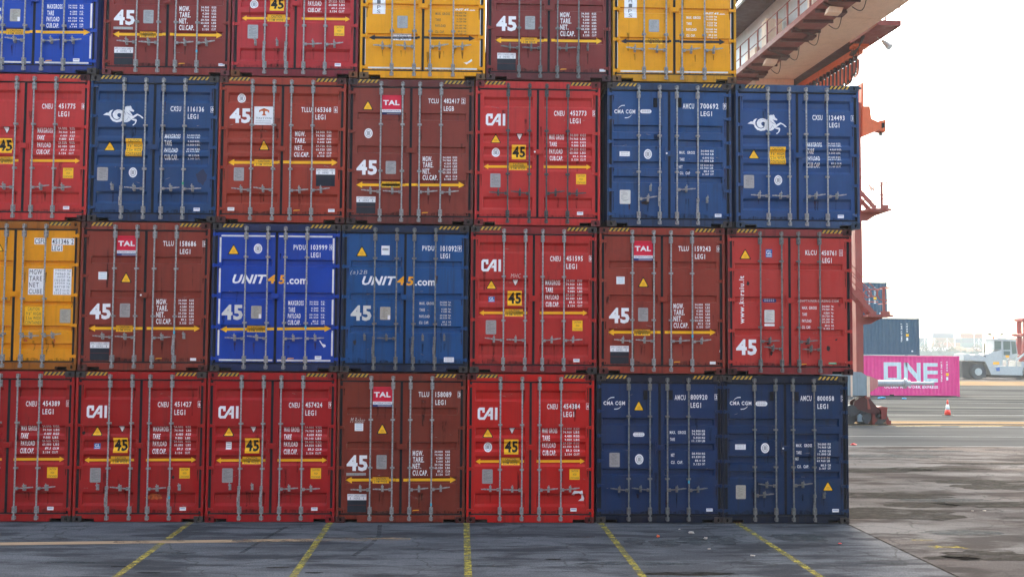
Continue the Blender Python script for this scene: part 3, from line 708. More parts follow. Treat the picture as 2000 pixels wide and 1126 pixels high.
def marks_D3():
    s = Marks(QD3); s.cma(90, 254, 232, 280); s.pill(259, 255, 336, 287); s.vent(353, 190, 376, 250); s.vent(518, 192, 540, 250)
    s.serial('AMCU', '800058', '7', (553, 217, 627, 253), (665, 220, 775, 253), (821, 217, 845, 258), (666, 273, 736, 307))
    s.table([('MAX.  GROSS', (525, 630)), ('TARE', (527, 560)), ('NET', (524, 548)), ('CU.  CAP.', (532, 610))], (553, 600, 643, 694), 668, 724, 734, 754, (545, 566, 592, 612, 638, 659, 687, 708), 23, list(zip(('34.000', '74.960', '4.990', '11.000', '29.010', '63.960', '88.0', '3.107'), ('KG', 'LB')*3+('CUM', 'CUFT'))), lh=21)
    s.label(123, 542, 193, 577, lines=2, inkm='plate'); s.oval(293, 534, 348, 602); s.plate(126, 814, 191, 905, 'plate2'); s.tri(696, 790, 775, 860); s.label(765, 980, 808, 1002, lines=1, inkm='blue')
    return s
def unit45(s, u, four, five, com):
    s.T('UNIT', *u, 'white', .034, .30); s.T('.com', *com, 'white', .026)
    for t, bx in (('4', four), ('5', five)):
        b = s.bb(*bx); d = Decal(); d.text(t, *b, M['orange'], .034, .15); s.add('orange_numeral', d, (b[0]+b[2])/2)
def tapes(s, q, x_l, x_r, zt, zb_, hinges, top=True, sides=True):
    for x, sd in ((x_l, 0), (x_r, 1)):
        if sides:
            d = Decal(); hz = sorted(hinges, reverse=True)
            for a, c in zip(hz, hz[1:]): d.rect(x-.017, c+.06, x+.017, a-.06, M['tape'])
            s.items.append(('reflective_strip', d, sd))
    for sd, (x0, x1) in enumerate(((.165, 1.205), (1.295, 2.335))):
        d = Decal()
        if top: d.rect(x0, zt-.03, x1, zt, M['tape'])
        d.rect(x0, zb_, x1, zb_+.032, M['tape'], 0); s.items.append(('reflective_strip', d, sd))
def marks_E1(full=True):
    s = Marks(QE1); s.tri(165, 163, 255, 243); s.oval(357, 165, 418, 238)
    s.serial('PVDU', '103999', '0', (646, 176, 733, 214), (773, 177, 892, 215), (907, 175, 936, 218), (773, 233, 842, 271))
    unit45(s, (200, 392, 452, 460), (453, 396, 514, 460), (538, 398, 588, 464), (598, 425, 748, 467))
    s.n45(120, 613, 275, 726, 'beige'); s.plate(336, 624, 412, 717, 'plate2', True)
    s.table([('MAXGROSS', (609, 722)), ('TARE', (610, 659)), ('PAYLOAD', (606, 700)), ('CUB.CAP.', (605, 698))], (605, 654, 700, 748), 765, 830, 850, 880, (598, 615, 644, 663, 693, 713, 740, 757), 21, list(zip(('34.000', '74.960', '4.280', '9.440', '29.720', '65.520', '89.0', '3.144'), ('KG.', 'LB.')*3+('CUM.', 'CUFT.'))), lh=36)
    s.arrow(0, 0, 794, 48, 24, 10, ranges=((105, 508), (923, 527))); s.caution(303, 770, 440, 816)
    s.label(807, 995, 855, 1019, lines=1, inkm='ink'); s.tick(602, 1010, 650)
    tapes(s, QE1, .150, 2.362, 2.668, .202, RT['E'].hinges)
    if full: s.patch('torn_label', [(838, 882), (846, 882), (862, 906), (884, 912), (888, 925), (872, 934), (858, 915)], 'white'); s.bartape(3, .84)
    return s
def marks_E2():
    s = Marks(QE2); s.tri(1103, 183, 1194, 265); s.label(1292, 187, 1352, 255, lines=1)
    s.serial('PVDU', '101092', '9', (1592, 189, 1680, 226), (1727, 190, 1845, 232), (1851, 190, 1881, 233), (1727, 246, 1795, 283))
    unit45(s, (1150, 410, 1402, 476), (1408, 412, 1462, 476), (1476, 414, 1532, 480), (1540, 442, 1687, 482))
    s.n45(1067, 622, 1220, 735, 'beige'); s.plate(1283, 635, 1359, 728, 'plate2', True)
    s.table([('MAX. GROSS', (1573, 1680)), ('TARE', (1573, 1613)), ('PAYLOAD', (1571, 1648)), ('CU. CAP.', (1571, 1642))], (611, 658, 706, 751), 1724, 1776, 1786, 1807, (604, 623, 654, 673, 700, 718, 748, 767), 21, list(zip(('34.000', '74.960', '4.280', '9.440', '29.720', '65.520', '89.2', '3.153'), ('kg.', 'lb.')*3+('cu.m.', 'cu.ft.'))), 'beige', lh=21)
    s.label(1754, 1005, 1828, 1040, lines=2, inkm='ink'); s.T('(a)2B', 1065, 365, 1188, 402, 'beige', -.012, .2)
    s.rough_patch('scrape', 1085, 865, 1110, 918, 'grime', seed=2)
    return s
def marks_F():
    s = Marks(QF); s.tri(126, 193, 213, 270); s.gl(315, 200, 361, 258)
    s.serial('KLCU', '450761', '1', (598, 208, 678, 243), (713, 211, 818, 247), (840, 207, 864, 251), (720, 264, 785, 300))
    s.T('www.kursiu.lt', 124, 388, 160, 727, 'white', .022, 0, True); s.pill(294, 550, 393, 577, 'navy', 'white'); s.plate(303, 631, 375, 722, 'beige'); s.label(303, 730, 375, 746, 'white', 0)
    s.T('ADAPTAINER-LEASING.COM', 545, 561, 838, 577, 'beige', .02)
    s.table([('MAX. GROSS', (572, 676)), ('TARE', (573, 607)), ('PAYLOAD', (571, 638)), ('CU. CAP.', (571, 634))], (618, 663, 710, 755), 716, 768, 780, 800, (608, 629, 655, 677, 700, 719, 745, 766), 22, list(zip(('34.000', '74.960', '4.860', '10.720', '29.140', '64.240', '89.2', '3.153'), ('kg.', 'lb.')*3+('cu.m.', 'cu.ft.'))), lh=21)
    s.n45(100, 838, 248, 950); s.label(760, 1004, 817, 1018, 'green', 1, 'small_label', 'white'); s.tick(560, 1015, 602)
    s.rough_patch('scrape', 745, 880, 775, 930, 'grime', seed=3); s.rough_patch('scrape', 315, 860, 340, 880, 'grime', seed=5); s.rough_patch('scrape', 340, 918, 362, 955, 'grime', seed=6); s.rough_patch('scrape', 590, 862, 612, 882, 'grime', seed=8); s.rough_patch('scrape', 176, 425, 200, 462, 'grime', seed=9)
    s.patch('scrape', [(806, 842), (826, 836), (822, 848), (812, 852)], 'grime')
    return s
def marks_G():
    s = Marks(QG); s.tri(-48, 178, 32, 247)
    s.box_text('serial_sticker', 245, 152, 330, 198, 'white', [('CSFU', .05, .95)], fill=.80); s.box_text('serial_sticker', 368, 155, 528, 202, 'white', [('451346 2', .03, .97)], fill=.80)
    s.box_text('serial_sticker', 367, 204, 446, 248, 'white', [('LEG1', .05, .93)], fill=.82)
    s.box_text('weight_sticker', 203, 372, 310, 556, 'white', [('MGW', .07, .90), ('TARE', .05, .90), ('NET', .06, .70), ('CUBE', .05, .92)], bold=0, fill=.74)
    s.box_text('weight_sticker', 380, 374, 508, 558, 'white', [('34000 kg', .08, .96), ('74960 lb', .08, .92), ('4650 kg', .20, .94), ('10250 lb', .08, .92), ('29350 kg', .08, .94), ('64710 lb', .08, .90), ('89.3 cu.m.', .14, .92), ('3153 cu.ft.', .06, .94)], 'ink', 0, fill=.74)
    s.caution4(179, 642, 300, 770); s.plate(427, 660, 503, 757, 'plate2')
    s.rough_patch('scrape', 165, 865, 200, 892, 'scuff', seed=5); s.rough_patch('scrape', 380, 865, 396, 900, 'scuff', seed=12)
    return s
def marks_H(dark=True):
    s = Marks(QH); tm = 'darkgrey' if dark else 'white'
    s.box_text('vertical_sign', 1043, -90, 1137, 94, 'white', [(c, .34, .62) for c in 'SHIPS'], 'ink', .0, fill=.72)
    s.T('UNIT', 1640, 44, 1716, 64, 'white', .03, .3); s.T('.com', 1757, 52, 1800, 66, 'white', .02)
    b = s.bb(1718, 44, 1755, 64); d = Decal(); d.text('45', *b, M['white'], .03, .2); s.add('small_numeral', d, b[0])
    s.table([('MAX. GROSS', (1508, 1614)), ('TARE', (1508, 1546)), ('PAYLOAD', (1506, 1583)), ('CU. CAP.', (1506, 1573))], (89, 134, 179, 224), 1655, 1707, 1716, 1737, (81, 102, 127, 146, 176, 195, 220, 239), 21, list(zip(('34.000', '74.960', '4.320', '9.520', '29.680', '65.440', '89.0', '3.145'), ('kg', 'lb')*3+('cu.m.', 'cu.ft'))), tm, lh=20)
    s.plate(1225, 107, 1301, 198); s.arrow(0, 0, 267, 45, 22, 9, 'placard', ranges=((1013, 1392), (1800, 1412))); s.caution(1193, 240, 1327, 290, 'white' if dark else 'yellow')
    s.n45(1060, -330, 1210, -220, 'white'); s.tri(1060, -440, 1150, -360)
    s.serial('PVDU', '104127', '5', (1560, -340, 1640, -304), (1670, -340, 1780, -304), (1795, -342, 1820, -300), (1670, -288, 1740, -252), mat='darkgrey')
    tapes(s, QH, .092, 2.405, 2.668, .200, RT['H'].hinges, sides=True)
    return s

# ------------------------------------------------------------------ container assembly
GROUP = 'containers stacked four high with their doors to the front'
def container(label, X, Y, row, rt, col, marks, frame=None, dirt=.3, fdirt=.6, bars='zinc', handles=None, rust=.25, fade=.12, stripes=('yellow', 'yellow'), castcol=None, lockcol=None, fade_f=.08):
    t = RT[rt]; Z = row*(H+.018)
    root = empty('shipping_container', (X, Y, Z+.004), label, 'shipping container', GROUP)
    pm = paint('container_paint', col, dirt, rust, fade=fade)
    fm = paint('frame_paint', frame or col, fdirt, rust*1.5, fade=fade_f, dents=.15)
    cm = paint('casting_paint', castcol or (.05, .045, .042), .5, .3, fade=.05, dents=.1)
    link('frame', FRAME, root, mat=fm)
    for x, flip in ((0, 0), (W-.178, 0)):
        for z in (0, H-.118):
            link('corner_casting', CAST, root, (x, 0, z), cm)
            c = link('corner_casting', CAST, root, (x+.178, DEP, z), cm); c.rotation_euler = (0, 0, math.pi)
    link('side_wall', SIDE, root, (.012, 0, 0), pm)
    sw = link('side_wall', SIDE, root, (W-.012, 0, 0), pm); sw.scale = (-1, 1, 1)
    link('roof', ROOF, root, mat=pm); link('rear_wall', REAR, root, mat=pm)
    # hazard stripes on the header
    for (x0, x1), st in zip(((.186, .60), (1.90, 2.314)), stripes):
        if st is None: continue
        d = Decal(); d.rect(x0, 2.816, x1, 2.886, M['placard'], 0); n = 5
        for k in range(n):
            a = x0+(x1-x0)*(k+.28)/n; wd = (x1-x0)/n*.5
            lo = [(a-.026, 2.818), (a-.026+wd, 2.818), (a+.026+wd, 2.884), (a+.026, 2.884)]
            lo = [(min(max(x, x0), x1), z) for x, z in lo]; d.poly(lo, M['dull'+st], 1)
        d.build('hazard_stripe', root, lambda x, z: .014)
    # lock plate over the seam
    b = MB(); zl = t.lock; b.box(1.165, .004, zl-.052, 1.335, .020, zl+.052); b.box(1.19, -.016, zl-.038, 1.31, .0035, zl+.04)
    b.box(1.168, .0045, zl-.125, 1.195, YD-.001, zl-.055); b.box(1.168, .0045, zl+.055, 1.195, YD-.001, zl+.115)
    link('lock_cover', b.mesh('lock_cover', [pm]), root)
    if lockcol:
        b = MB(); b.cyl((1.19, -.024, zl), (1.19, -.0165, zl), .018, 10); b.build('seal', M['white'], root)
    doors = []
    for i in (0, 1):
        d = link('door', t.mesh[i], root, mat=pm); doors.append(d)
        x0, x1 = DOORS[i]; g = MB(); e = .024; o_ = .0225; eL = .049 if i == 0 else .0235; oR = .0235 if i == 0 else .049
        for q in ((x0-eL, DZ0-e, x1+oR, DZ0-.001), (x0-eL, DZ1+.001, x1+oR, DZ1+e), (x0-eL, DZ0, x0-.001, DZ1), (x1+.001, DZ0, x1+oR, DZ1)):
            g.box(q[0], YD-.010, q[1], q[2], YD+.03, q[3])
        g.build('door_gasket', M['rubber'], d)
        sx = 1 if i == 0 else -1
        for z in t.hinges: link('hinge', HINGE[sx], d, (0 if i == 0 else W, 0, z), pm)
    zm = M[bars]
    hs = handles or ((-1, .645), (-1, .645), (1, .645), (1, .645))
    for k, (bx, (hd, hz)) in enumerate(zip(t.bars, hs)):
        d = doors[k//2]
        link('locking_bar', bar_mesh(t.guides), d, (bx, 0, 0), zm)
        hz += random.uniform(-.006, .006)
        h_ = link('handle', HAND[hd], d, (bx, 0, hz), zm)
        if hd: h_.rotation_euler = (0, random.uniform(-.07, .05), 0)
        side = (-1 if k < 2 else 1) if hd == 0 else hd
        link('handle_catch', CATCH, d, (bx+side*.185, 0, hz+.012), zm)
    S = t.surf; allx = t.xb; allz = t.zb
    for i, dl in enumerate(weather(random.Random(int(X*100)+row*977), t.bars, t.hinges, .5+dirt*1.6)): dl.build('rust_stain', doors[i], S, allx, allz)
    for i in (0, 1):
        for nm, dl in (('lettering', marks.ltr), ('serial_number', marks.ser), ('weight_table', marks.tab)): dl[i].build(nm, doors[i], S, allx, allz)
    for nm, dd, sd in marks.items:
        if nm == 'vent':
            b = MB(); b.box(dd[0], .006, dd[1], dd[2], YD-.001, dd[3]); b.box(dd[0]+.01, .000, dd[1]+.02, dd[2]-.01, .0055, dd[3]-.02)
            b.build('vent', M['rubber'], doors[0 if dd[0] < 1.25 else 1])
        elif nm == 'bartape':
            k, z, mt = dd; b = MB(); b.cyl((t.bars[k], YB, z), (t.bars[k], YB, z+.055), .0185, 12); b.build('tape_band', M[mt], doors[k//2])
        else: dd.build(nm, doors[sd], S, allx, allz)
    return root

RED1, RED2, RED3 = lin(178, 50, 46), lin(172, 28, 34), lin(188, 56, 54)
BR1, BR2 = lin(132, 60, 46), lin(112, 52, 44)
BLK = (.05, .045, .045)
V = lambda z=.66: (0, z)
def hd(*a):
    base = [(-1, .645), (-1, .645), (1, .645), (1, .645)]
    for k in a: base[k] = (0, .665)
    return base
# --- bottom row
container('dark red container numbered 454389 at the left end of the bottom row', -10.35, 0.005, 0, 'A', lin(160, 28, 30), marks_A('454389', '1'), handles=hd(), dirt=.35)
s = marks_A('451427', '6', spaced=False, mid='gl'); s.rough_patch('rust_scrape', 505, 880, 620, 925, 'scuff', 22, 5); s.rough_patch('scrape', 680, 755, 700, 785, 'grime', seed=2); s.rough_patch('scrape', 85, 460, 103, 490, 'grime', seed=3); s.bartape(3, .45)
container('red container numbered 451427 with orange scrape on its right door', -7.812, -0.01, 0, 'A', lin(162, 26, 27), s, handles=hd(0, 3), dirt=.38, rust=.4)
container('dark red container numbered 457424 with both left handles hanging down', -5.282, 0.012, 0, 'A', lin(164, 25, 31), marks_A('457424', '9', ('4.600', '10.140', '29.400', '64.820'), mid='label'), handles=hd(0, 1), castcol=lin(120, 25, 32))
s = marks_B('TLLU', '158089', '3', True); s.bartape(3, .33); s.T('M Rober', 970, 365, 1068, 398, 'beige', -.012, .3)
container('brown container numbered 158089 in the bottom row', -2.76, -0.012, 0, 'B', lin(122, 54, 38), s, castcol=lin(70, 40, 36))
s = marks_A('454384', '4'); s.patch('torn_label', [(745, 878), (762, 852), (800, 856), (818, 850), (822, 880), (832, 905), (828, 922), (790, 922), (812, 905), (812, 882), (795, 868), (770, 872), (762, 884)], 'white')
container('bright red container numbered 454384 with a torn white label', -0.23, 0.0, 0, 'A', lin(188, 30, 26), s, dirt=.22, castcol=lin(80, 34, 34))
container('dark blue container numbered 800920 with three narrow ribs', 2.32, 0.015, 0, 'D3', lin(21, 50, 88), marks_D2(), frame=lin(22, 31, 48), fdirt=.8, bars='zinc_dirty')
container('dark blue container numbered 800058 at the right end of the bottom row', 4.812, -0.01, 0, 'D', lin(19, 50, 84), marks_D3(), frame=lin(22, 31, 48), fdirt=.85, bars='zinc_dirty', handles=((1, .555), (-1, .745), (1, .745), (0, .545)), dirt=.42, lockcol=1)
# --- second row from the ground
container('yellow container with white weight stickers at the left edge', -10.33, 0.01, 1, 'G', lin(238, 154, 22), marks_G(), frame=lin(150, 98, 28), castcol=lin(130, 85, 30), fdirt=.75, handles=((-1, .66), (-1, .66), (1, .66), (1, .66)), rust=.5, dirt=.2)
s = marks_B('TLLU', '158686', '5'); s.bartape(3, .72); s.label(1620, 978, 1660, 996, lines=0)
container('brown container numbered 158686 beside the yellow one', -7.795, -0.01, 1, 'B', BR1, s, handles=hd(3), lockcol=1, castcol=lin(80, 46, 42))
container('bright blue container with white reflective strips round its doors', -5.25, 0.0, 1, 'E', lin(16, 66, 158), marks_E1(), frame=lin(38, 46, 78), fdirt=.8, dirt=.22)
container('weathered blue container numbered 101092 with dull steel bars', -2.725, 0.012, 1, 'E', lin(25, 80, 130), marks_E2(), frame=lin(30, 44, 68), fdirt=.9, bars='zinc_dirty', dirt=.5, handles=((0, .665), (-1, .66), (0, .665), (0, .665)))
s = marks_A('451595', '0', spaced=False, mid='gl'); s.T('MHC', 312, 390, 380, 418, 'beige', -.014, .2)
container('red container numbered 451595 between a blue and a brown container', -0.184, 0.0, 1, 'A', RED1, s, dirt=.42, fdirt=.75, frame=lin(130, 44, 46))
s = marks_B('TLLU', '159243', '0'); s.label(1635, 978, 1675, 996, lines=0); s.bartape(3, .72); s.patch('torn_label', [(1702, 905), (1712, 888), (1714, 915), (1702, 915)], 'white')
container('brown container numbered 159243 with a torn label at its edge', 2.364, -0.015, 1, 'B', lin(140, 62, 48), s, castcol=lin(90, 50, 46))
container('faded red container with a web address painted up its left door', 4.92, -0.01, 1, 'F', lin(180, 62, 56), marks_F(), frame=lin(128, 56, 56), castcol=lin(66, 40, 38), fdirt=.65, bars='zinc_dirty', handles=((1, .66), (-1, .51), (1, .655), (-1, .505)), rust=.4, dirt=.25)
# --- third row
container('red container numbered 451775 at the left edge', -10.225, 0.01, 2, 'A', RED3, marks_A('451775', '8', spaced=False), bars='zinc', castcol=lin(60, 32, 34))
s = marks_C('116136', '0'); s.bartape(3, .73, 'green'); s.rough_patch('repair_patch', 790, 745, 885, 860, 'navy2', seed=4) if 'navy2' in M else None
container('blue container with a white sea horse emblem, numbered 116136', -7.7, 0.0, 2, 'C', lin(38, 70, 110), s, frame=lin(38, 56, 86), fdirt=.7, handles=hd(0))
container('rust brown container with a white square company sign', -5.184, -0.01, 2, 'T', lin(152, 62, 44), marks_T(), castcol=lin(74, 46, 44))
container('brown container numbered 482417 beside the red one', -2.647, 0.01, 2, 'B', lin(128, 62, 50), marks_TC(), castcol=lin(60, 48, 48), frame=lin(96, 52, 48))
container('red container numbered 452773 with dark tarnished bars', -0.12, 0.015, 2, 'A', RED3, marks_A('452773', '5'), bars='zinc_dark', castcol=lin(100, 40, 44), lockcol=1, dirt=.2)
container('weathered blue container with grime under its data plate', 2.513, -0.01, 2, 'D', lin(42, 78, 122), marks_D1(), frame=lin(52, 64, 88), fdirt=.75, handles=((1, .555), (0, .76), (1, .745), (0, .545)), dirt=.42, rust=.4, lockcol=1)
container('blue container with a white sea horse emblem, numbered 124493', 5.1, 0.0, 2, 'C', lin(44, 75, 120), marks_C('124493', '1'), frame=lin(62, 78, 108), castcol=lin(56, 64, 78), fdirt=.45, dirt=.15)
# --- top row
s = marks_E1(False)
container('bright blue container at the left edge of the top row', -10.105, 0.0, 3, 'E', lin(18, 72, 166), s, frame=lin(40, 56, 120), fdirt=.6)
s = marks_B('TLLU', '157731', '4', True); s.label(1660, 978, 1702, 996, lines=1, inkm='blue'); s.bartape(3, .45)
container('maroon container at top left beside the bright blue one', -7.495, 0.005, 3, 'B', lin(130, 56, 50), s, castcol=lin(96, 54, 56))
container('crimson container in the top row with two handles hanging', -4.965, -0.01, 3, 'A', lin(178, 50, 56), marks_A('456112', '3'), handles=hd(0, 1), castcol=lin(110, 70, 40), frame=lin(120, 42, 52))
s = marks_H(True); s.patch('scraped_sticker', [(1715, 452), (1745, 448), (1775, 425), (1780, 440), (1755, 456), (1738, 466)], 'white')
container('yellow container with a white caution label on its dark arrow', -2.43, 0.01, 3, 'H', lin(244, 164, 20), s, dirt=.12, castcol=lin(110, 84, 60), fdirt=.3)
s = marks_B('TLLU', '157968', '8'); s.label(1660, 978, 1702, 996, lines=1, inkm='blue')
container('maroon container between the two yellow ones', 0.088, 0.0, 3, 'B', lin(124, 58, 54), s, handles=hd(3), bars='zinc_dirty', castcol=lin(74, 52, 54), frame=lin(92, 50, 52))
container('yellow container at the right end of the top row', 2.618, -0.01, 3, 'H', lin(240, 162, 26), marks_H(False), dirt=.2, castcol=lin(100, 72, 50), frame=lin(200, 140, 44), fdirt=.5, rust=.5)
#BACKGROUND
HAZE_D = 0.0003
# ------------------------------------------------------------------ ground
def ground_mat(name, base, alt, dark, sc1, sc2, amt, rough=.85, grit=.3, sheen=0, crack=0, seed=0, alt2=None):
    m, nt, b = newmat(name)
    v1 = coord(nt, sc1, (seed, seed*2, 0)); v2 = coord(nt, sc2, (seed*3, seed, 0)); v0 = coord(nt)
    c = mixc(nt, ramp(nt, noise(nt, v1, 1, 9, .66), .43, .57), base, alt)
    if alt2: c = mixc(nt, ramp(nt, noise(nt, v2, .6, 5, .6), .5, .66, .8), c, alt2)
    st = noise(nt, v2, 1, 8, .62)
    c = mixc(nt, ramp(nt, st, .51, .59, amt), c, dark)
    gr = noise(nt, v0, 38, 4, .7)
    c = mixc(nt, ramp(nt, gr, .42, .66, grit), c, tuple(x*.45 for x in base))
    gr2 = noise(nt, v0, 90, 2, .7)
    c = mixc(nt, ramp(nt, gr2, .62, .70, grit*1.2), c, tuple(min(1, x*1.9) for x in base))
    if crack:
        vo = nt.nodes.new('ShaderNodeTexVoronoi'); vo.feature = 'DISTANCE_TO_EDGE'; vo.inputs['Scale'].default_value = .35
        wv = nt.nodes.new('ShaderNodeVectorMath'); wv.operation = 'ADD'
        nz = nt.nodes.new('ShaderNodeTexNoise'); nz.inputs['Scale'].default_value = 1.5; nt.links.new(v0, nz.inputs['Vector'])
        nt.links.new(v0, wv.inputs[0]); nt.links.new(nz.outputs[1], wv.inputs[1]); nt.links.new(wv.outputs[0], vo.inputs['Vector'])
        c = mixc(nt, ramp(nt, vo.outputs[0], .0, .012, 0, crack), c, (.03, .03, .03))
    nt.links.new(c, b.inputs['Base Color'])
    b.inputs['Roughness'].default_value = 1; b.inputs['Specular IOR Level'].default_value = 0
    bump(nt, b, gr, .5, .012)
    return m
def sheet(name, x0, y0, x1, y1, z, mat, nx=1):
    b = MB(); b.box(x0, y0, z-.0035, x1, y1, z); o = b.build(name, mat); tag(o, kind='structure'); return o
apron = ground_mat('worn_asphalt', (.066, .059, .060), (.130, .124, .128), (.030, .026, .0255), (.30, .62, 1), (.38, 1.0, 1), .85, grit=.9, crack=.7, seed=3, alt2=(.100, .080, .073))
pad = ground_mat('smooth_asphalt', (0.0624, 0.0620, 0.0682), (0.1061, 0.1060, 0.1155), (0.0270, 0.0270, 0.0308), (.45, 1.4, 1), (.5, 1.9, 1), .8, .75, grit=.6, crack=.6, seed=11)
roadm = ground_mat('road_asphalt', (.046, .0465, .0495), (.058, .0585, .062), (.034, .034, .037), (.1, .5, 1), (.06, .8, 1), .5, .75, grit=.15, seed=5)
streak = ground_mat('tracked_asphalt', (.040, .040, .042), (.072, .072, .072), (.017, .018, .020), (.02, .55, 1), (.035, .42, 1), .85, .7, grit=.1, seed=8)
tan = ground_mat('tan_ground', (.125, .086, .054), (.155, .110, .070), (.085, .058, .038), (.08, .9, 1), (.08, 1.0, 1), .6, grit=.15, seed=2)  # mottled tan surface for the two strips across the yard
GX0, GX1, GY0, GY1 = -500, 900, -90, 1000
b = MB(); b.box(GX0, GY0, -.3, GX1, GY1, 0); tag(b.build('ground', apron), kind='structure')
sheet('pavement', -60, -60, 7.26, 15.5, .004, pad)
sheet('road', -200, 16.95, 500, 27.4, .004, roadm)
sheet('tan_strip', -200, 27.5, 500, 30.3, .006, tan)
sheet('yard_surface', -200, 30.4, 700, 84, .004, streak)
sheet('tan_strip', -200, 84.3, 700, 99, .006, tan)
wwhite = worn('worn_white_paint', (.17, .17, .18), .05, (.8, 9, 1)); wyel = worn('worn_yellow_paint', (.25, .20, .045), .52, (5, 5, 1))
wyel2 = worn('faint_yellow_paint', (.26, .20, .05), .55, (4, 4, 1)); stain = worn('oil_stain', (.020, .017, .016), .28, (1.6, 3.2, 1)); stain2 = worn('tyre_scuff', (.048, .052, .056), .55, (3, 7, 1))
def flat(name, pts, z, mat, kind='structure'):
    b = MB(); n = len(pts)
    for t in tessellate_polygon([[Vector((x, y, 0)) for x, y in pts]]): b.face([(pts[k][0], pts[k][1], z) for k in t])
    o = b.build(name, mat); tag(o, kind=kind); return o
def line(x0, y0, x1, y1, wd, mat, z=.0085):
    d = Vector((x1-x0, y1-y0)).normalized(); n = Vector((-d.y, d.x))*wd/2
    return flat('painted_line_or_sun_streak', [(x0+n.x, y0+n.y), (x1+n.x, y1+n.y), (x1-n.x, y1-n.y), (x0-n.x, y0-n.y)], z, mat)
for y, wd in ((16.93, .13), (21.2, .15), (26.6, .12), (35.4, .2), (48.5, .2)): line(-150, y, 450, y, wd, wwhite)
for k in range(14): x = 13+k*2.9; line(x, 26.75, x+2.3, 27.35, .16, worn('pale_yellow_paint', (.32, .26, .15), .1))
for x0, x1, m_ in ((-5.58, -5.20, wyel2), (-2.88, -2.66, wyel), (-.23, -.09, wyel), (2.40, 2.52, wyel), (5.10, 5.20, wyel)):
    line(x0, .6, x1, -7.5, .115, m_)
line(7.83, -1.78, 8.22, -1.80, .05, wyel); line(7.86, -2.42, 8.45, -2.50, .07, wyel); line(7.92, -2.60, 8.05, -2.34, .05, wyel); line(8.36, -2.36, 8.46, -2.62, .05, wyel)
line(7.26, 13, 7.26, -9, .05, stain, .0078)
# dark tyre marks and oil stains on the smooth pad
def blob(cx, cy, a, b_, mat, seed, n=22, skew=0, z=.0068):
    r = random.Random(seed); pts = []
    for k in range(n):
        t = 2*math.pi*k/n; rr = r.uniform(.72, 1.1); x, y = a*rr*math.cos(t), b_*rr*math.sin(t); pts.append((cx+x+skew*y, cy+y))
    return flat('oil_stain', pts, z, mat)
for i, (px, py, a, b_, mt) in enumerate(((1240, 1057, .22, .32, stain2), (1302, 1060, .36, .36, stain2), (1352, 1056, .34, .42, stain2), (1408, 1055, .40, .45, stain2), (1560, 1050, .55, .45, stain2), (1245, 1100, 1.0, .16, stain2), (1345, 1120, .9, .15, stain), (1860, 1090, .55, .22, stain), (1930, 1085, .9, .5, stain),
        (540, 1108, .22, .05, stain), (612, 1118, .16, .05, stain), (290, 1118, .2, .05, stain), (235, 1106, .18, .05, stain), (330, 1080, .5, .14, stain2), (700, 1050, .8, .12, stain2), (1080, 1092, .16, .06, stain), (820, 1072, .4, .1, stain2), (130, 1098, .5, .1, stain2), (1110, 1048, .5, .12, stain2), (960, 1105, .45, .08, stain2),
        (1730, 1003, 1.7, .9, stain), (1800, 985, 1.0, .5, stain), (1900, 940, 1.7, .5, stain), (1970, 950, 1.5, .7, stain), (1690, 918, 2.2, .6, stain), (1830, 915, 1.6, .5, stain), (1750, 967, 1.5, .6, stain), (1970, 985, 2.0, .5, stain), (1840, 976, 1.2, .3, stain2), (1960, 905, 2.5, .3, stain), (1780, 880, 2.5, .3, stain2), (1720, 890, 2.5, .5, stain2), (1880, 1040, .8, .3, stain2))):
    p = atz(px, py, 0); blob(p.x, p.y, a, b_, mt, i+1)
def arc_mark(pts, wd, mt):
    P = [atz(x, y, 0) for x, y in pts]; L = []; Rr = []
    for k, p in enumerate(P):
        a = P[max(0, k-1)]; c = P[min(len(P)-1, k+1)]; d = (c-a).normalized(); L.append((p.x-d.y*wd/2, p.y+d.x*wd/2)); Rr.append((p.x+d.y*wd/2, p.y-d.x*wd/2))
    return flat('tyre_mark', L+Rr[::-1], .0062, mt)
for pts in (((742, 1025), (740, 1045), (725, 1062), (690, 1085)), ((560, 1028), (520, 1050), (470, 1080))): arc_mark(pts, .08, stain2)
sun_streak_mats = [worn('sun_streak_tan', (.30, .20, .125), a, (1.6, 5, 1)) for a in (-.2, .15, .5, .85)]  # warm streak of sunlight painted onto the pavement, fading to the right
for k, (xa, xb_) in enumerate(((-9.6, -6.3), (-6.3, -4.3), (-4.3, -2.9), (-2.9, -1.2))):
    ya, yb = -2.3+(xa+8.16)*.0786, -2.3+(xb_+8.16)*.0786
    line(xa, ya, xb_, yb, .26, sun_streak_mats[k], .0098)

# ------------------------------------------------------------------ litter
def scrap(label, px, py, sz, mat, seed, tall=.4):
    p = atz(px, py, 0); r = random.Random(seed); sz *= .72; bm = bmesh.new(); bmesh.ops.create_icosphere(bm, subdivisions=2, radius=1)
    for v in bm.verts:
        k = r.uniform(.55, 1.15); v.co = Vector((v.co.x*sz*k, v.co.y*sz*.8*k, max(0, (v.co.z+.6))*sz*tall*k))
    me = bpy.data.meshes.new('litter'); bm.to_mesh(me); bm.free(); me.materials.append(mat); o = link('litter', me, None, (p.x, p.y, .0105)); tag(o, label, 'litter', 'scraps of litter on the ground'); return o
mo = plain('orange_plastic', (.55, .10, .03)); mw = plain('crumpled_paper', (.42, .36, .31)); mb_ = plain('blue_plastic', (.05, .35, .62)); mr = plain('red_plastic', (.5, .02, .03))
scrap('small orange scrap on the asphalt under the dark blue containers', 1285, 1049, .045, mo, 1, .8)
scrap('largest crumpled beige wrapper in front of the dark blue containers', 1350, 1042, .09, mw, 2)
scrap('pale scrap just right of the crumpled wrapper', 1378, 1053, .05, mw, 3, .7)
scrap('pale scrap nearest the camera below the wrapper', 1385, 1073, .045, mw, 4)
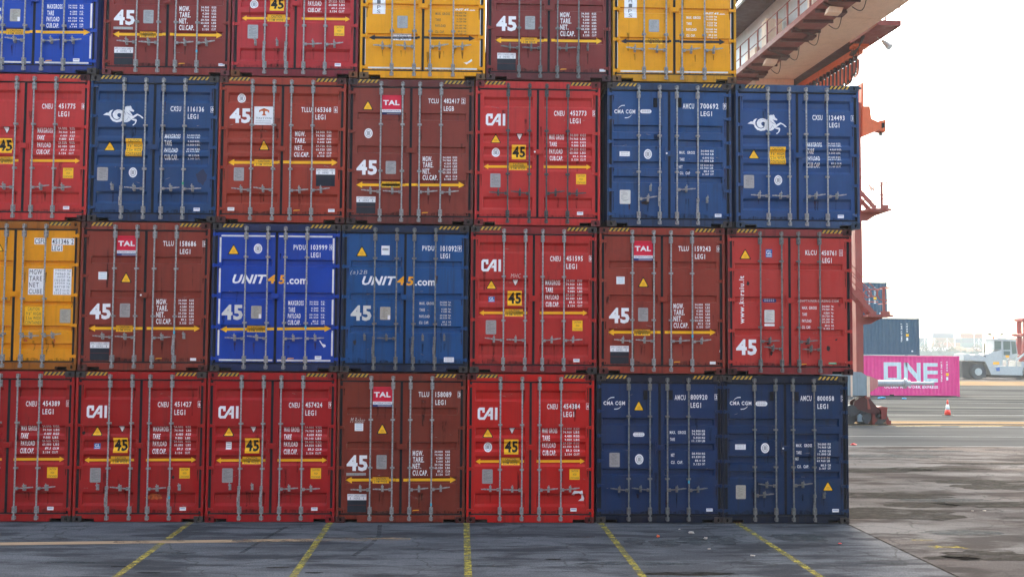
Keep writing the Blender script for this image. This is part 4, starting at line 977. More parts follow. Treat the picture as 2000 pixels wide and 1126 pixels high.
scrap('beige scrap left of the last yellow line', 1470, 1086, .06, mw, 5, .3)
scrap('tiny reddish scrap right of the last yellow line', 1640, 1062, .05, mr, 6, .3)
scrap('tiny white scrap left of the crumpled wrapper', 1327, 1034, .035, mw, 7)
scrap('blue plastic bag beside the crane wheels', 1722, 778, .42, mb_, 8, .28)
scrap('small blue scrap in front of the pink container', 1766, 779, .28, mb_, 9, .35)
scrap('red scrap on the white line right of the stack', 1667, 869, .20, mr, 10, .3)
scrap('small white pebble of litter on the worn asphalt', 1900, 998, .045, mw, 11); scrap('second white pebble of litter further right', 1923, 998, .05, mw, 12)

# ------------------------------------------------------------------ traffic cone
p = atz(1851, 811, 0)
cone = empty('traffic_cone', (p.x, p.y, .012), 'red and white traffic cone standing in front of the pink container', 'traffic cone')
cr, cw, ck = plain('cone_red', (.78, .05, .03), mott=.1), plain('cone_white', (.8, .8, .78), mott=.1), plain('cone_base', (.06, .05, .05))
b = MB(); b.prism([(-.22+.04, -.22), (.18, -.22), (.22, -.18), (.22, .18), (.18, .22), (-.18, .22), (-.22, .18), (-.22, -.18)], 0, .035, axis='z'); b.build('base', ck, cone)
def conep(n, z0, r0, z1, r1, m_): b = MB(); b.cyl((0, 0, z0), (0, 0, z1), r0, 20, 0, r1); o = b.build(n, m_, cone, True)
conep('cone_body', .035, .165, .30, .115, cr); conep('reflective_band', .3005, .115, .58, .062, cw); conep('cone_tip', .5805, .062, .82, .024, cr)

# ------------------------------------------------------------------ background containers, long side to the camera
def long_container(label, x1, y, z, L, Hc, mat, marks_fn=None, group='long containers beside the yard road'):
    root = empty('shipping_container', (x1-L, y, z), label, 'shipping container', group)
    cs = .178; b = MB()
    for zz in (0.05, Hc-.10): b.box(cs, .01, zz, L-cs, .12, zz+.09)
    for zz in (0.05, Hc-.10): b.box(cs, 2.32, zz, L-cs, 2.43, zz+.09)
    for xx in (.01, L-.15):
        for yy in (.01, 2.30): b.box(xx, yy, .118, xx+.14, yy+.13, Hc-.118)
    for xx in (.02, L-.12):
        for zz in (0.04, Hc-.10): b.box(xx, .17, zz, xx+.10, 2.27, zz+.09)
    b.build('frame', mat, root)
    for xx in (0, L-cs):
        for yy in (0, 2.438-.16):
            for zz in (0, Hc-.118): o = link('corner_casting', CAST, root, (xx, yy, zz), mat)
    def cy(x): return .03+corr(x-.15, .28, .036)
    P = []; x = .15
    while x < L-.15: P.append(x); x += .07
    P.append(L-.15)
    for yy, sg in ((0, 1), (2.438, -1)):
        b = MB()
        for xa, xb_ in zip(P, P[1:]): b.face([(xa, yy+sg*cy(xa), .14), (xb_, yy+sg*cy(xb_), .14), (xb_, yy+sg*cy(xb_), Hc-.1), (xa, yy+sg*cy(xa), Hc-.1)])
        b.build('side_wall', mat, root)
    b = MB(); b.box(.1, .1, Hc-.05, L-.1, 2.34, Hc-.03); b.build('roof', mat, root)
    for xx in (.04, L-.06):
        b = MB(); n = 16
        for k in range(n):
            ya, yb = .15+(2.14)*k/n, .15+2.14*(k+1)/n; b.face([(xx+corr(k*.07), ya, .13), (xx+corr((k+1)*.07), yb, .13), (xx+corr((k+1)*.07), yb, Hc-.1), (xx+corr(k*.07), ya, Hc-.1)])
        b.build('end_wall', mat, root)
    for xx in (L/2-1.03, L/2+.75):
        b = MB(); b.box(xx, .004, .012, xx+.34, .0095, .13); b.build('forklift_pocket', M['hole'], root)
    if marks_fn:
        xb = [q for q in P if q < L]
        for nm, d in marks_fn(L, Hc): d.build(nm, root, lambda x, z: cy(x), xb, (), .004)
    return root
def vertical_codes(d, L, Hc, s_=1.0):
    d.text('TEMU 471 268 7', L-1.42, Hc*.36, L-1.30, Hc*.86, M['white'], .02, 0, 0, True)
    d.text('22G1', L-.98, Hc*.62, L-.88, Hc*.86, M['white'], .02, 0, 0, True)
    d.rect(L-1.02, Hc*.51, L-.82, Hc*.58, M['yellow']); d.rect(L-1.0, Hc*.40, L-.86, Hc*.48, M['white'])
def codes(L, Hc):
    d = Decal(); vertical_codes(d, L, Hc); d.rect(L-.62, .28, L-.50, .38, M['white']); return [('lettering', d)]
pY = atz(1874, 774, 0).y
PR = at(1875, 774, pY); PT = at(1875, 694, pY); ppm = (PT.z-PR.z)
HP = 3.02
def one_marks(L, Hc):
    d = Decal()
    k = (at(1890, 730, pY).x-at(1690, 730, pY).x)/2000.0; zt = Hc
    f = lambda x, y: (L-.05-(1832-x)*k, Hc-(y-48)*Hc/(836-48))
    W_ = M['oneblue']
    def R_(x0, y0, x1, y1): a, z1_ = f(x0, y0); c, z0_ = f(x1, y1); d.rect(a, z0_, c, z1_, W_)
    R_(368, 175, 450, 560); R_(622, 175, 705, 560); R_(450, 175, 622, 250); R_(450, 480, 622, 560)
    R_(760, 180, 835, 562); R_(1012, 182, 1090, 562); d.poly([f(835, 180), f(1012, 395), f(1012, 520), f(835, 312)], W_)
    d.poly([f(760, 180), f(835, 180), f(835, 312), f(820, 290)], W_)
    R_(1140, 185, 1215, 562); R_(1215, 185, 1420, 255); R_(1215, 333, 1420, 405); R_(1215, 488, 1420, 560)
    a, z0_ = f(375, 682); c, z1_ = f(1420, 632)
    e = Decal(); e.text('OCEAN NETWORK EXPRESS', a, z0_, c, z1_, M['white'], .03)
    g = Decal(); vertical_codes(g, L, Hc)
    return [('company_name', d), ('lettering', e), ('serial_number', g)]
M['oneblue'] = plain('pale_lettering', (.58, .64, .63), .5, mott=.15)
pinkm = paint('magenta_paint', (.76, .05, .27), .10, .1, fade=.08, dents=.1)
bluem = paint('slate_blue_paint', (.07, .10, .14), .15, .15, fade=.1, dents=.1)
long_container('magenta container with big pale letters on its long side', PR.x, pY, .01, 12.19, HP, pinkm, one_marks)
q = at(1796, 650, pY+.3)
long_container('slate blue container on top of the magenta one', q.x, pY+.3, HP+.03, 12.19, 2.80, bluem, codes)
q = at(1733, 580, pY+.3)
long_container('slate blue container topmost behind the crane platform', q.x, pY+.3, HP+2.86, 6.06, 2.68, bluem, codes)
for k, xx in ((0, -16.5),):
    pass

# ------------------------------------------------------------------ gantry crane
rust = paint('red_oxide_paint', (.20, .042, .034), .25, .3, fade=.15, dents=.05); rustl = paint('faded_red_paint', (.30, .085, .065), .2, .25, fade=.2, dents=.05)
orng = paint('orange_paint', (.62, .15, .05), .25, .3, fade=.12, dents=.05); tanm = paint('dirty_cream_paint', (.80, .60, .44), .22, .5, dirtcol=(.16, .07, .035), fade=.1, dents=.05)
webm = paint('white_steel_paint', (.62, .64, .66), .15, .3, dirtcol=(.2, .12, .07), fade=.1, dents=.05); greym = paint('grey_steel_paint', (.25, .30, .32), .3, .3, dents=.05)
greyl = paint('pale_grey_paint', (.40, .42, .44), .3, .3, dents=.05); pinkr = paint('salmon_paint', (.45, .20, .18), .2, .2, dents=.05); bogm = paint('dark_oxide_paint', (.075, .022, .022), .4, .3, dents=.05)
dark = plain('machine_dark', (.03, .03, .033), .6); cable = plain('black_cable', (.05, .035, .03), .6); bluep = paint('blue_panel_paint', (.10, .14, .36), .15, .1)
wheelm = plain('steel_wheel', (.05, .05, .055), .5, .3)
CY = 28.07
cb = atz(1690, 829, 0)
crane = empty('gantry_crane', (cb.x, CY, 0), 'tall red and cream gantry crane behind the right side of the stack', 'crane')
CO = Vector((cb.x, CY, 0))
class CB(MB):                      # world coordinates -> crane-local when built
    def put(s, name, mat, parent=None, smooth=False):
        s.v = [tuple(Vector(v)-CO) for v in s.v]; return s.build(name, mat, parent if parent is not None else crane, smooth)
gx = lambda Y, side: (12.83+(27-Y)*.0610 if side == 0 else 14.50+(27-Y)*.0725)
GZ = 15.91; YF, YN = 27.3, -8.0; WZ = 18.85
def hexa(pA, pB, z0, z1, mi=0):    # pA,pB: ((xl,xr,Y) ...)
    b = CB(); P = [(pA[0], pA[2]), (pA[1], pA[2]), (pB[1], pB[2]), (pB[0], pB[2])]
    b.face([(x, y, z0) for x, y in P]); b.face([(x, y, z1) for x, y in P])
    for k in range(4): a, c = P[k], P[(k+1) % 4]; b.face([(a[0], a[1], z0), (c[0], c[1], z0), (c[0], c[1], z1), (a[0], a[1], z1)])
    return b
# girder: cream soffit plate with white web box above it
hexa((gx(YN, 0), gx(YN, 1), YN), (gx(YF, 0), gx(YF, 1), YF), GZ, GZ+.05).put('girder_soffit', tanm)
gd = hexa((gx(YN, 0)+.06, gx(YN, 1)-.06, YN), (gx(32, 0)+.06, gx(32, 1)-.06, 32), GZ+.053, WZ).put('girder', webm)
b = CB()
for k in range(12):
    Y = 26-k*2.4; b.box(gx(Y, 0)+.045, Y-.03, GZ+.06, gx(Y, 0)+.058, Y+.03, WZ-.05)
b.put('web_seam', webm, gd)
hexa((gx(YF, 0)-.15, gx(YF, 1)-.02, YF+.02), (gx(YF, 0)-.25, gx(YF, 1)-.05, YF+1.5), 13.6, GZ+1.5).put('girder_saddle', tanm)
# side walkway, cantilevered left at the girder's foot
wo = lambda Y: gx(Y, 0)-1.22
wk = hexa((wo(YN), gx(YN, 0)-.005, YN), (wo(31.5), gx(31.5, 0)-.005, 31.5), GZ+.02, GZ+.07).put('walkway', rust)
for k in range(30):
    Y = 31-k*1.25; b = CB(); b.box(wo(Y)+.06, Y-.04, GZ-.10, gx(Y, 0)-.01, Y+.04, GZ+.017); b.put('cross_bar', bogm, wk)
for k in range(9):
    Y = 26.4-k*3.0; b = CB(); b.beam((wo(Y)+.1, Y-1.0, GZ-.04), (gx(Y, 0)-.05, Y, GZ-.04), .09, .06); b.box(gx(Y, 0)-.36, Y-.28, GZ-.14, gx(Y, 0)-.006, Y+.28, GZ-.06); b.put('bracket', bogm, wk)
b = CB(); b.beam((wo(YN)-.02, YN, GZ+.10), (wo(31.5)-.02, 31.5, GZ+.10), .03, .22); b.put('kick_plate', rust, wk)
rl = CB()
for k in range(31):
    Y = 31.0-k*1.22; rl.beam((wo(Y), Y, GZ+.07), (wo(Y), Y, GZ+1.17), .10, .06)
for h in (.62, 1.17):
    rl.cyl((wo(YN), YN, GZ+h), (wo(31.2), 31.2, GZ+h), .022, 6)
rl.cyl((wo(31.2), 31.2, GZ+.62), (wo(31.2), 31.2, GZ+1.17), .022, 6)
rl.put('railing', rust)
for k in range(7):
    Y = 25.5-k*2.2; x = gx(Y, 0); b = CB(); b.tube([Vector((x-.02+.10*math.sin(math.pi*u/8), Y-1.5*u/8, GZ-.05-.35*math.sin(math.pi*u/8))) for u in range(9)], .018, 5); b.put('cable_loop', cable)
for k in range(5):
    Y = 25.0-k*3.4; b = CB(); b.box(gx(Y, 0)+.1, Y-.05, GZ-.012, gx(Y, 1)-.1, Y+.05, GZ-.002); b.put('weld_strip', tanm)
b = CB()
for Y in (24.2, 18.8): b.box(wo(Y)+.40, Y-.45, GZ+.072, gx(Y, 0)-.1, Y+.2, GZ+1.7)
b.put('cabinet', tanm)
b = CB(); b.box(wo(17.2)+.45, 15.6, GZ+.072, gx(17, 0)-.05, 17.4, GZ+2.4); b.box(wo(14)+.45, 12.9, GZ+.072, gx(14, 0)-.05, 14.9, GZ+2.4); b.put('switch_cabinet', bluep)
# upper service deck and trolley rail above the web
hexa((gx(YN, 0)-1.3, gx(YN, 1)+.2, YN), (gx(33, 0)-1.3, gx(33, 1)+.2, 33), WZ+.005, WZ+.16).put('upper_deck', bogm)
b = CB(); b.box(6.3, 21.5, 18.6, 11.2, 26.5, 20.6); b.box(7.2, 22.4, 17.9, 10.2, 25.6, 18.598); b.put('trolley', dark)
for xx in (9.6, 10.2):
    b = CB(); b.cyl((xx, 25.8, 18.0), (xx, 25.8, 8.0), .02, 5); b.put('hoist_rope', dark)
b = CB()
for k in range(8): b.box(10.6+k*.06, 26.9+k*.25, 17.0, 10.64+k*.06, 27.0+k*.25, 18.6)
b.box(10.5, 26.8, 16.9, 11.1, 29, 16.98); b.put('ladder_cage', rust)
# underslung floodlights
for px, py in ((1628, 22), (1504, 122)):
    q = atz(px, py, GZ-.25); b = CB(); b.prism([(q.x-.28, q.z-.10), (q.x+.22, q.z-.12), (q.x+.30, q.z+.08), (q.x-.20, q.z+.12)], q.y-.2, q.y+.2); b.box(q.x-.03, q.y-.03, q.z+.10, q.x+.03, q.y+.03, GZ-.11); f_ = b.put('floodlight', tanm)
# festoon beam with hanging cable loops, right of the girder
fA, fB = Vector((14.70, 29.0, 15.62)), Vector((15.42, 21.4, 15.62))
b = CB(); b.beam(fA, fB, .26, .26); fb = b.put('festoon_beam', orng)
b = CB(); b.box(fB.x-.45, 20.9, 15.62, fB.x+.18, 21.38, 15.74); b.put('end_plate', orng, fb)
b = CB(); Q = [(gx(29, 1)-.03, 29.0, 15.93), (fA.x+.12, 29.0, 15.755), (fB.x+.12, 21.4, 15.755), (gx(21.4, 1)-.03, 21.4, 15.93)]
b.face(Q); b.face([(x, y, z+.04) for x, y, z in Q])
for k in range(4): p_, q_ = Q[k], Q[(k+1) % 4]; b.face([p_, q_, (q_[0], q_[1], q_[2]+.04), (p_[0], p_[1], p_[2]+.04)])
b.put('gusset_deck', bogm)
rr = random.Random(4)
for k in range(20):
    t = (k+.3)/20.5; c = fA.lerp(fB, t)
    b = CB(); b.box(c.x-.09, c.y-.07, c.z-.33, c.x+.09, c.y+.07, c.z-.135); b.put('cable_trolley', bogm if k % 2 else dark)
    dn = 1.35 if k < 14 else 1.15-.09*(k-14)
    for j in range(3):
        l = dn*rr.uniform(.8, 1.05); w_ = .26; ox = (j-1)*.055
        pts = [Vector((c.x+ox, c.y+w_*math.cos(math.pi*u/8), c.z-.33-l*math.sin(math.pi*u/8)**.6)) for u in range(9)]
        b = CB(); b.tube(pts, .030, 5); b.put('festoon_cable', (cable, orng, rustl)[j])
    if k % 3 == 1: b = CB(); b.box(c.x-.16, c.y-.04, c.z-1.50, c.x+.22, c.y+.04, c.z-1.42); b.put('cable_clamp', dark)
# lower cable guide box under the festoon, seen above the blue container
b = CB()
for k in range(16):
    c = fA.lerp(fB, k/26); b.box(c.x-.02, c.y-.03, 14.2, c.x+.03, c.y+.03, 15.45-(k % 3)*.1)
b.put('festoon_rack', orng)
# outrigger platform with floodlight on the far right
pf = CB(); pf.face([(15.0, 21.55, 15.92), (15.92, 21.65, 15.92), (16.1, 18.85, 15.92), (15.16, 18.8, 15.92)]); pf.face([(15.0, 21.55, 16.0), (15.92, 21.65, 16.0), (16.1, 18.85, 16.0), (15.16, 18.8, 16.0)])
PP = [(15.0, 21.55), (15.92, 21.65), (16.1, 18.85), (15.16, 18.8)]
for k in range(4): a, c = PP[k], PP[(k+1) % 4]; pf.face([(a[0], a[1], 15.86), (c[0], c[1], 15.86), (c[0], c[1], 16.06), (a[0], a[1], 16.06)])
plat = pf.put('platform', rust)
b = CB()
for x, y in ((15.5, 18.85), (16.08, 18.9), (16.0, 20.2), (15.92, 21.6), (15.78, 18.85)): b.cyl((x, y, 16.0), (x, y, 17.05), .018, 6)
for h in (.55, 1.05): b.tube([(15.2, 18.83, 16+h), (16.09, 18.87, 16+h), (15.93, 21.63, 16+h), (15.1, 21.6, 16+h)], .014, 5)
b.put('railing', rust, plat)
q = Vector((16.0, 20.3, 15.55)); b = CB(); b.cyl((15.75, 20.4, 15.86), (q.x, q.y, q.z+.05), .02, 6); b.cyl(q+Vector((-.02, 0, .10)), q+Vector((.16, -.18, -.16)), .09, 12, 0, .15); b.cyl(q+Vector((-.07, .03, .17)), q+Vector((-.02, 0, .10)), .07, 10); b.put('floodlight', webm)
for k in range(5):
    a, c, e = at(1663-k, 100+k*2, 21.4), at(1676, 108+k*3-4, 20.8), at(1692-2*k, 62, 20.3)
    pts = [a*(1-u)**2+c*2*u*(1-u)+e*u*u for u in [i/8 for i in range(9)]]; b = CB(); b.tube(pts, .022, 5); b.put('supply_cable', cable if k % 2 else dark)
for px in (1666, 1671, 1676):
    a, c = at(px, 60, 21.2), at(px+2, 175, 21.2); b = CB(); b.cyl(a, c, .010, 5); b.put('guide_wire', dark)
for px in (1638, 1642): a, c = at(px+3, 120, 23.5), at(px-2, 175, 23.5); b = CB(); b.cyl(a, c, .012, 5); b.put('guide_wire', dark)
# leg, crossbeam, sill beam
lx0, lx1 = at(1668.5, 600, CY).x, at(1682.5, 600, CY).x
b = CB(); b.box(lx0, CY-.2, 1.95, lx1, CY+.35, 15.0); b.put('leg', rustl)
b = CB(); b.box(12.2, CY-.1, 13.7, lx0-.01, CY+.5, 14.9); b.put('cross_beam', tanm)
sx0, sx1 = at(1640, 750, CY).x, at(1691, 750, CY).x; sz0, sz1 = at(1690, 771, CY).z, at(1690, 726, CY).z
b = CB(); b.prism([(sx0, sz0), (sx1-.05, sz0), (sx1, sz1-.25), (sx1-.35, sz1), (sx0, sz1+.05)], CY-.45, CY+.5); b.box(sx0-9, CY-.40, sz0+.08, sx0-.01, CY+.45, sz1-.02); sb = b.put('sill_beam', greym)
b = CB(); b.box(sx1-.12, CY-.47, sz0-.06, sx1+.02, CY-.452, sz1-.2); b.box(sx0+.35, CY-.47, sz0-.04, sx0+.44, CY-.452, sz1); b.put('stiffener', tanm, sb)
c0 = at(1691, 751, CY); z_ = at(1765, 748, CY).z
b = CB()
xa, xb_ = sx1+.0, at(1712, 750, CY).x; h0, h1 = .47, .17
P0 = [(xa, CY-.35, z_-h0), (xa, CY+.35, z_-h0), (xa, CY+.35, z_+h0*.75), (xa, CY-.35, z_+h0*.75)]; P1 = [(xb_, CY-.17, z_-h1), (xb_, CY+.17, z_-h1), (xb_, CY+.17, z_+h1), (xb_, CY-.17, z_+h1)]
b.face(P0); b.face(P1)
for k in range(4): b.face([P0[k], P0[(k+1) % 4], P1[(k+1) % 4], P1[k]])
bf = b.put('buffer_cone', pinkr)
x2, x3 = at(1765, 750, CY).x, at(1822, 750, CY).x
b = CB(); b.cyl((xb_+.001, CY, z_), (x2, CY, z_), .15, 20); b.put('buffer_cylinder', greyl, None, False)
b = CB(); b.cyl((x2+.001, CY, z_), (x2+.10, CY, z_), .24, 20); b.cyl((x2+.101, CY, z_), (x2+.30, CY, z_), .13, 16); b.cyl((x2+.301, CY, z_), (x3, CY, z_), .075, 14)
for t in (.35, .62, 1.0): x = x2+.3+(x3-x2-.3)*t; b.cyl((x-.03, CY, z_), (x+.03, CY, z_), .10, 14)
b.put('buffer_rod', greyl)
# bogie
def PX(px, py): q = at(px, py, CY); return (q.x, q.z)
s14 = lambda x, y: PX(1650+x/14.08, 760+y/14.08)
b = CB(); 
pts = [s14(200, 320), (s14(350, 220)), s14(470, 170), s14(600, 220), s14(880, 540), s14(920, 590), s14(755, 680), s14(250, 520), s14(180, 420)]
b.prism(pts, CY-.30, CY-.24); b.prism(pts, CY+.24, CY+.30)
b.prism([s14(330, 210), s14(600, 210), s14(930, 590), s14(755, 670), s14(250, 520)], CY-.238, CY+.238)
bg_ = b.put('bogie_frame', bogm)
b = CB(); b.prism([s14(840, 470), s14(950, 455), s14(1100, 480), s14(1080, 680), s14(1060, 800), s14(930, 800), s14(930, 590)], CY-.33, CY+.33); b.prism([s14(690, 660), s14(755, 670), s14(755, 950), s14(690, 950)], CY-.33, CY+.33); b.prism([s14(757, 670), s14(925, 600), s14(925, 780), s14(760, 930)], CY-.2, CY+.2); b.put('wheel_guard', rust)
b = CB(); b.prism([s14(1060, 680), s14(1110, 660), s14(1190, 840), s14(1240, 850), s14(1235, 975), s14(1130, 975)], CY-.15, CY+.15); b.put('rail_sweeper', rust)
b = CB(); b.prism([s14(500, 120), s14(620, 150), s14(630, 220), s14(560, 260), s14(480, 210)], CY-.36, CY-.301); b.prism([s14(548, 260), s14(575, 260), s14(640, 530), s14(560, 530)], CY-.34, CY-.302); b.put('pivot_bracket', rustl)
wr = .40
for px in (100, 480, 900, -340, -760):
    q = s14(px, 800); b = CB(); zc = .012+wr*1.0; b.cyl((q[0], CY-.16, zc), (q[0], CY+.16, zc), wr, 24); b.cyl((q[0], CY-.20, zc), (q[0], CY-.161, zc), wr*.55, 16); b.cyl((q[0], CY-.24, zc), (q[0], CY-.201, zc), wr*.2, 10); b.put('wheel', wheelm)
b = CB(); b.prism([s14(265, 700), s14(330, 655), s14(400, 700), s14(410, 865), s14(270, 865)], CY-.42, CY-.31); b.put('axle_box', greym)
b = CB(); q = s14(500, 780); b.cyl((q[0], CY-.5, q[1]), (q[0], CY-.21, q[1]), .20, 14); q2 = s14(90, 560); b.cyl((q2[0], CY-.5, q2[1]), (q2[0], CY-.1, q2[1]), .26, 14); b.put('drive_motor', wheelm)
b = CB(); b.box(-10, CY-.035, .0095, 260, CY+.035, .05); rail = b; 
rail.v = [tuple(v) for v in rail.v]; o = rail.build('rail', wheelm); tag(o, kind='structure')
# stair platforms on the leg
def stair_platform(py_top, px0, px1, gus, posts, loop_px, h=1.05, stair=True):
    Y0, Y1 = CY-.9, CY+.9
    a, c = at(px0, py_top, CY), at(px1, py_top, CY); z = a.z
    b = CB(); b.box(a.x, Y0, z-.10, c.x, Y1, z); b.box(a.x+.6, Y0-.02, z+.001, c.x-.15, Y0+.01, z+.16); pl = b.put('stair_platform', rustl)
    b = CB(); g = [(a.x, z-.102), (c.x-.1, z-.102)]+[(at(x, y, CY).x, at(x, y, CY).z) for x, y in gus]; b.prism(g, CY-.06, CY+.06); b.put('gusset', rustl, pl)
    b = CB()
    for p_ in posts: x = at(p_, py_top, CY).x; b.box(x-.06, Y0-.03, z-.1, x+.06, Y0+.02, z+h)
    l0, l1 = at(loop_px[0], 500, CY).x, at(loop_px[1], 500, CY).x
    def rounded(x0, x1, z0, z1, y, r=.25, close=True):
        P = []
        for cx_, cz_, t0 in ((x0+r, z1-r, 90), (x0+r, z0+r, 180)):
            for k in range(5): t = R(t0+k*22.5); P.append((cx_+r*math.cos(t), y, cz_+r*math.sin(t)))
        return [(x1, y, z1)]+P+[(x1, y, z0)]
    for y in (Y0, Y1): b.tube(rounded(l0, l1, z+h-.95*.62, z+h, y), .024, 6)
    b.tube([(l1, Y0, z+h), (l1, Y1, z+h)], .024, 6); b.tube([(l1, Y0, z+h*.44), (l1, Y1, z+h*.44)], .02, 6)
    b.put('railing', rustl, pl)
    b = CB(); st = Vector((at(px0+14, py_top, CY).x, Y0, z))
    for y in (Y0, Y0+.7):
        b.beam((st.x, y, z-.02), (st.x-2.4, y, z+2.6), .04, .2)
        for h_ in (.55, 1.0): b.tube([(st.x-.05, y, z+h_+.25), (st.x-2.4, y, z+2.6+h_)], .022, 6)
        b.tube([(st.x-.05, y, z+1.25), (st.x+.10, y, z+1.05), (st.x+.08, y, z+.85), (st.x-.15, y, z+.80), (st.x-.35, y, z+1.0)], .022, 6)
    for k in range(9): b.box(st.x-.12-k*.27, Y0+.02, z+.12+k*.29, st.x+.10-k*.27, Y0+.68, z+.145+k*.29)
    b.put('stair', rustl, pl)
stair_platform(615, 1681, 1730, ((1712, 625), (1700, 632), (1681, 634)), (1712,), (1699, 1728), h=1.25)
stair_platform(411, 1682, 1727, ((1708, 422), (1694, 431), (1682, 431)), (1708,), (1694, 1722), h=1.2)
# orange cable guide arm
b = CB(); f = lambda *P: [(at(x, y, CY).x, at(x, y, CY).z) for x, y in P]
b.prism(f((1679, 211), (1693, 211), (1696, 235), (1712, 243), (1712, 256), (1679, 269)), CY-.4, CY+.4); b.prism(f((1712.3, 239), (1725, 236), (1725, 260), (1712.3, 256)), CY-.3, CY+.3); arm = b.put('guide_arm', orng)
b = CB(); h_ = f((1717, 243), (1723, 242), (1723, 252), (1717, 253)); b.prism(h_, CY-.32, CY-.301); b.put('opening', M['hole'], arm)
b = CB(); q = f((1720, 261))[0]; b.cyl((q[0], CY, q[1]-.08), (q[0], CY, q[1]+.06), .09, 8); b.put('roller', dark, arm)
b = CB(); b.prism(f((1678, 165), (1682, 165), (1682, 210), (1678, 210)), CY-.3, CY+.3); b.put('leg_head', orng)

# ------------------------------------------------------------------ container handler truck
tq = atz(1960, 740, 0)
tr = empty('container_handler', (tq.x, tq.y, 0), 'white lift truck with red mast driving at the right edge', 'lift truck')
px_ = (at(1960, 700, tq.y).x-at(1860, 700, tq.y).x)/100/8.04
pz_ = (at(1960, 640, tq.y).z-at(1960, 740, tq.y).z)/100/8.04
ox = at(1860, 700, tq.y).x-tq.x
g = lambda *P: [(ox+x*px_, .01+(967-y)*pz_) for x, y in P]
twh = paint('white_machine_paint', (.46, .45, .44), .15, .3, dirtcol=(.25, .13, .07), fade=.05); tyre = plain('tyre_rubber', (.045, .045, .05), .85, mott=.3); rimm = plain('wheel_rim', (.42, .42, .40), .5)
glass = plain('cab_glass', (.10, .13, .11), .1, mott=.2); tdark = plain('machine_underside', (.05, .045, .045), .8); redm = paint('mast_red_paint', (.36, .07, .06), .2, .3)
b = MB(); b.prism(g((95, 600), (410, 610), (432, 622), (478, 757), (985, 768), (992, 690), (1120, 690), (1120, 880), (1000, 902), (520, 895), (430, 690), (95, 672)), -1.45, 1.45); b.build('chassis', twh, tr)
b = MB(); b.prism(g((430, 585), (718, 510), (720, 752), (482, 752), (440, 622)), -1.1, 1.1); b.prism(g((95, 575), (180, 570), (230, 600), (95, 600)), -1.2, 1.2); b.prism(g((300, 575), (385, 575), (410, 608), (290, 600)), -.9, .9); b.build('engine_cover', twh, tr)
b = MB(); b.prism(g((100, 690), (425, 690), (480, 895), (470, 945), (100, 945)), -.9, .9); b.prism(g((520, 897), (1060, 905), (1060, 955), (560, 940)), -1.0, 1.0); b.build('undercarriage', tdark, tr)
b = MB(); b.prism(g((598, 350), (940, 355), (972, 560), (900, 640), (735, 640), (735, 510), (600, 505)), -.9, .9); b.prism(g((585, 340), (700, 330), (945, 362), (945, 378), (590, 362)), -1.0, 1.0); cabb = b.build('cab', twh, tr)
for P in (((612, 372), (712, 372), (712, 498), (612, 498)), ((748, 372), (855, 372), (855, 505), (748, 505)), ((870, 375), (935, 378), (955, 560), (885, 575)), ((752, 528), (850, 528), (850, 590), (752, 590))):
    b = MB(); b.prism(g(*P), -.93, -.905); b.build('cab_window', glass, cabb)
b = MB(); b.box(*[v for v in (g((545, 285))[0][0], -.7, g((545, 285))[0][1], g((750, 275))[0][0], -.62, g((750, 275))[0][1])])
for x in (590, 700): q = g((x, 345))[0]; b.box(q[0]-.03, -.68, q[1], q[0]+.03, -.62, q[1]+.5)
for x in (552, 748): q = g((x, 265))[0]; b.box(q[0]-.15, -.75, q[1]-.06, q[0]+.15, -.5, q[1]+.1)
b.build('light_bar', tdark, cabb)
b = MB(); q = g((630, 340))[0]; b.cyl((q[0], -.4, q[1]), (q[0], -.4, q[1]+.30), .10, 10); b.build('beacon', mo, cabb)
b = MB(); q = g((447, 640))[0]; b.cyl((q[0], -1.0, q[1]), (q[0], -1.0, q[1]+1.85), .07, 8); b.cyl((q[0], -1.0, q[1]-.6), (q[0], -1.0, q[1]+.3), .14, 10); b.build('exhaust_pipe', tdark, tr)
b = MB(); b.prism(g((570, 698), (665, 695), (665, 735), (570, 738)), -1.14, -1.105); b.prism(g((780, 592), (835, 592), (835, 628), (780, 628)), -.94, -.905); b.build('warning_plate', M['orange'], tr)
b = MB(); b.prism(g((590, 790), (615, 785), (650, 775), (652, 835), (600, 838)), -1.47, -1.452); b.build('emblem', bluep, tr)
b = MB(); b.prism(g((800, 790), (915, 790), (915, 812), (800, 812)), -1.47, -1.452); b.prism(g((640, 750), (700, 745), (700, 752), (640, 757)), -1.2, -1.11); b.prism(g((770, 655), (790, 655), (800, 765), (780, 765)), -1.2, -1.15); b.prism(g((920, 650), (935, 650), (935, 765), (920, 765)), -1.2, -1.15); b.build('step', rimm, tr)
for x, yy in ((320, -1.15), (320, 1.15), (1120, -1.15), (1120, 1.15)):
    q = g((x, 850))[0]; rw = q[1]-.005; s_ = -1 if yy < 0 else 1
    b = MB(); b.cyl((q[0], yy-.3, rw), (q[0], yy+.3, rw), rw, 28); wo_ = b.build('wheel', tyre, tr)
    b = MB(); b.cyl((q[0], yy+s_*.301, rw), (q[0], yy+s_*.33, rw), rw*.48, 20); b.cyl((q[0], yy+s_*.331, rw), (q[0], yy+s_*.42, rw), rw*.2, 12); b.build('rim', rimm, wo_)
b = MB(); b.prism(g((1075, 60), (1140, 60), (1140, 600), (1040, 560), (1075, 280)), -.9, -.6); b.prism(g((1075, 60), (1140, 60), (1140, 600), (1040, 560), (1075, 280)), .6, .9); b.prism(g((1045, 15), (1200, -10), (1200, 70), (1080, 60), (1045, 50)), -1.0, 1.0); b.prism(g((1020, 265), (1070, 250), (1200, 250), (1200, 295), (1030, 295)), -1.0, 1.0); b.prism(g((955, 255), (1000, 255), (1000, 290), (955, 290)), -.3, .3); b.prism(g((1075, 600), (1180, 560), (1180, 900), (1100, 690)), -.8, .8); b.build('mast', redm, tr)
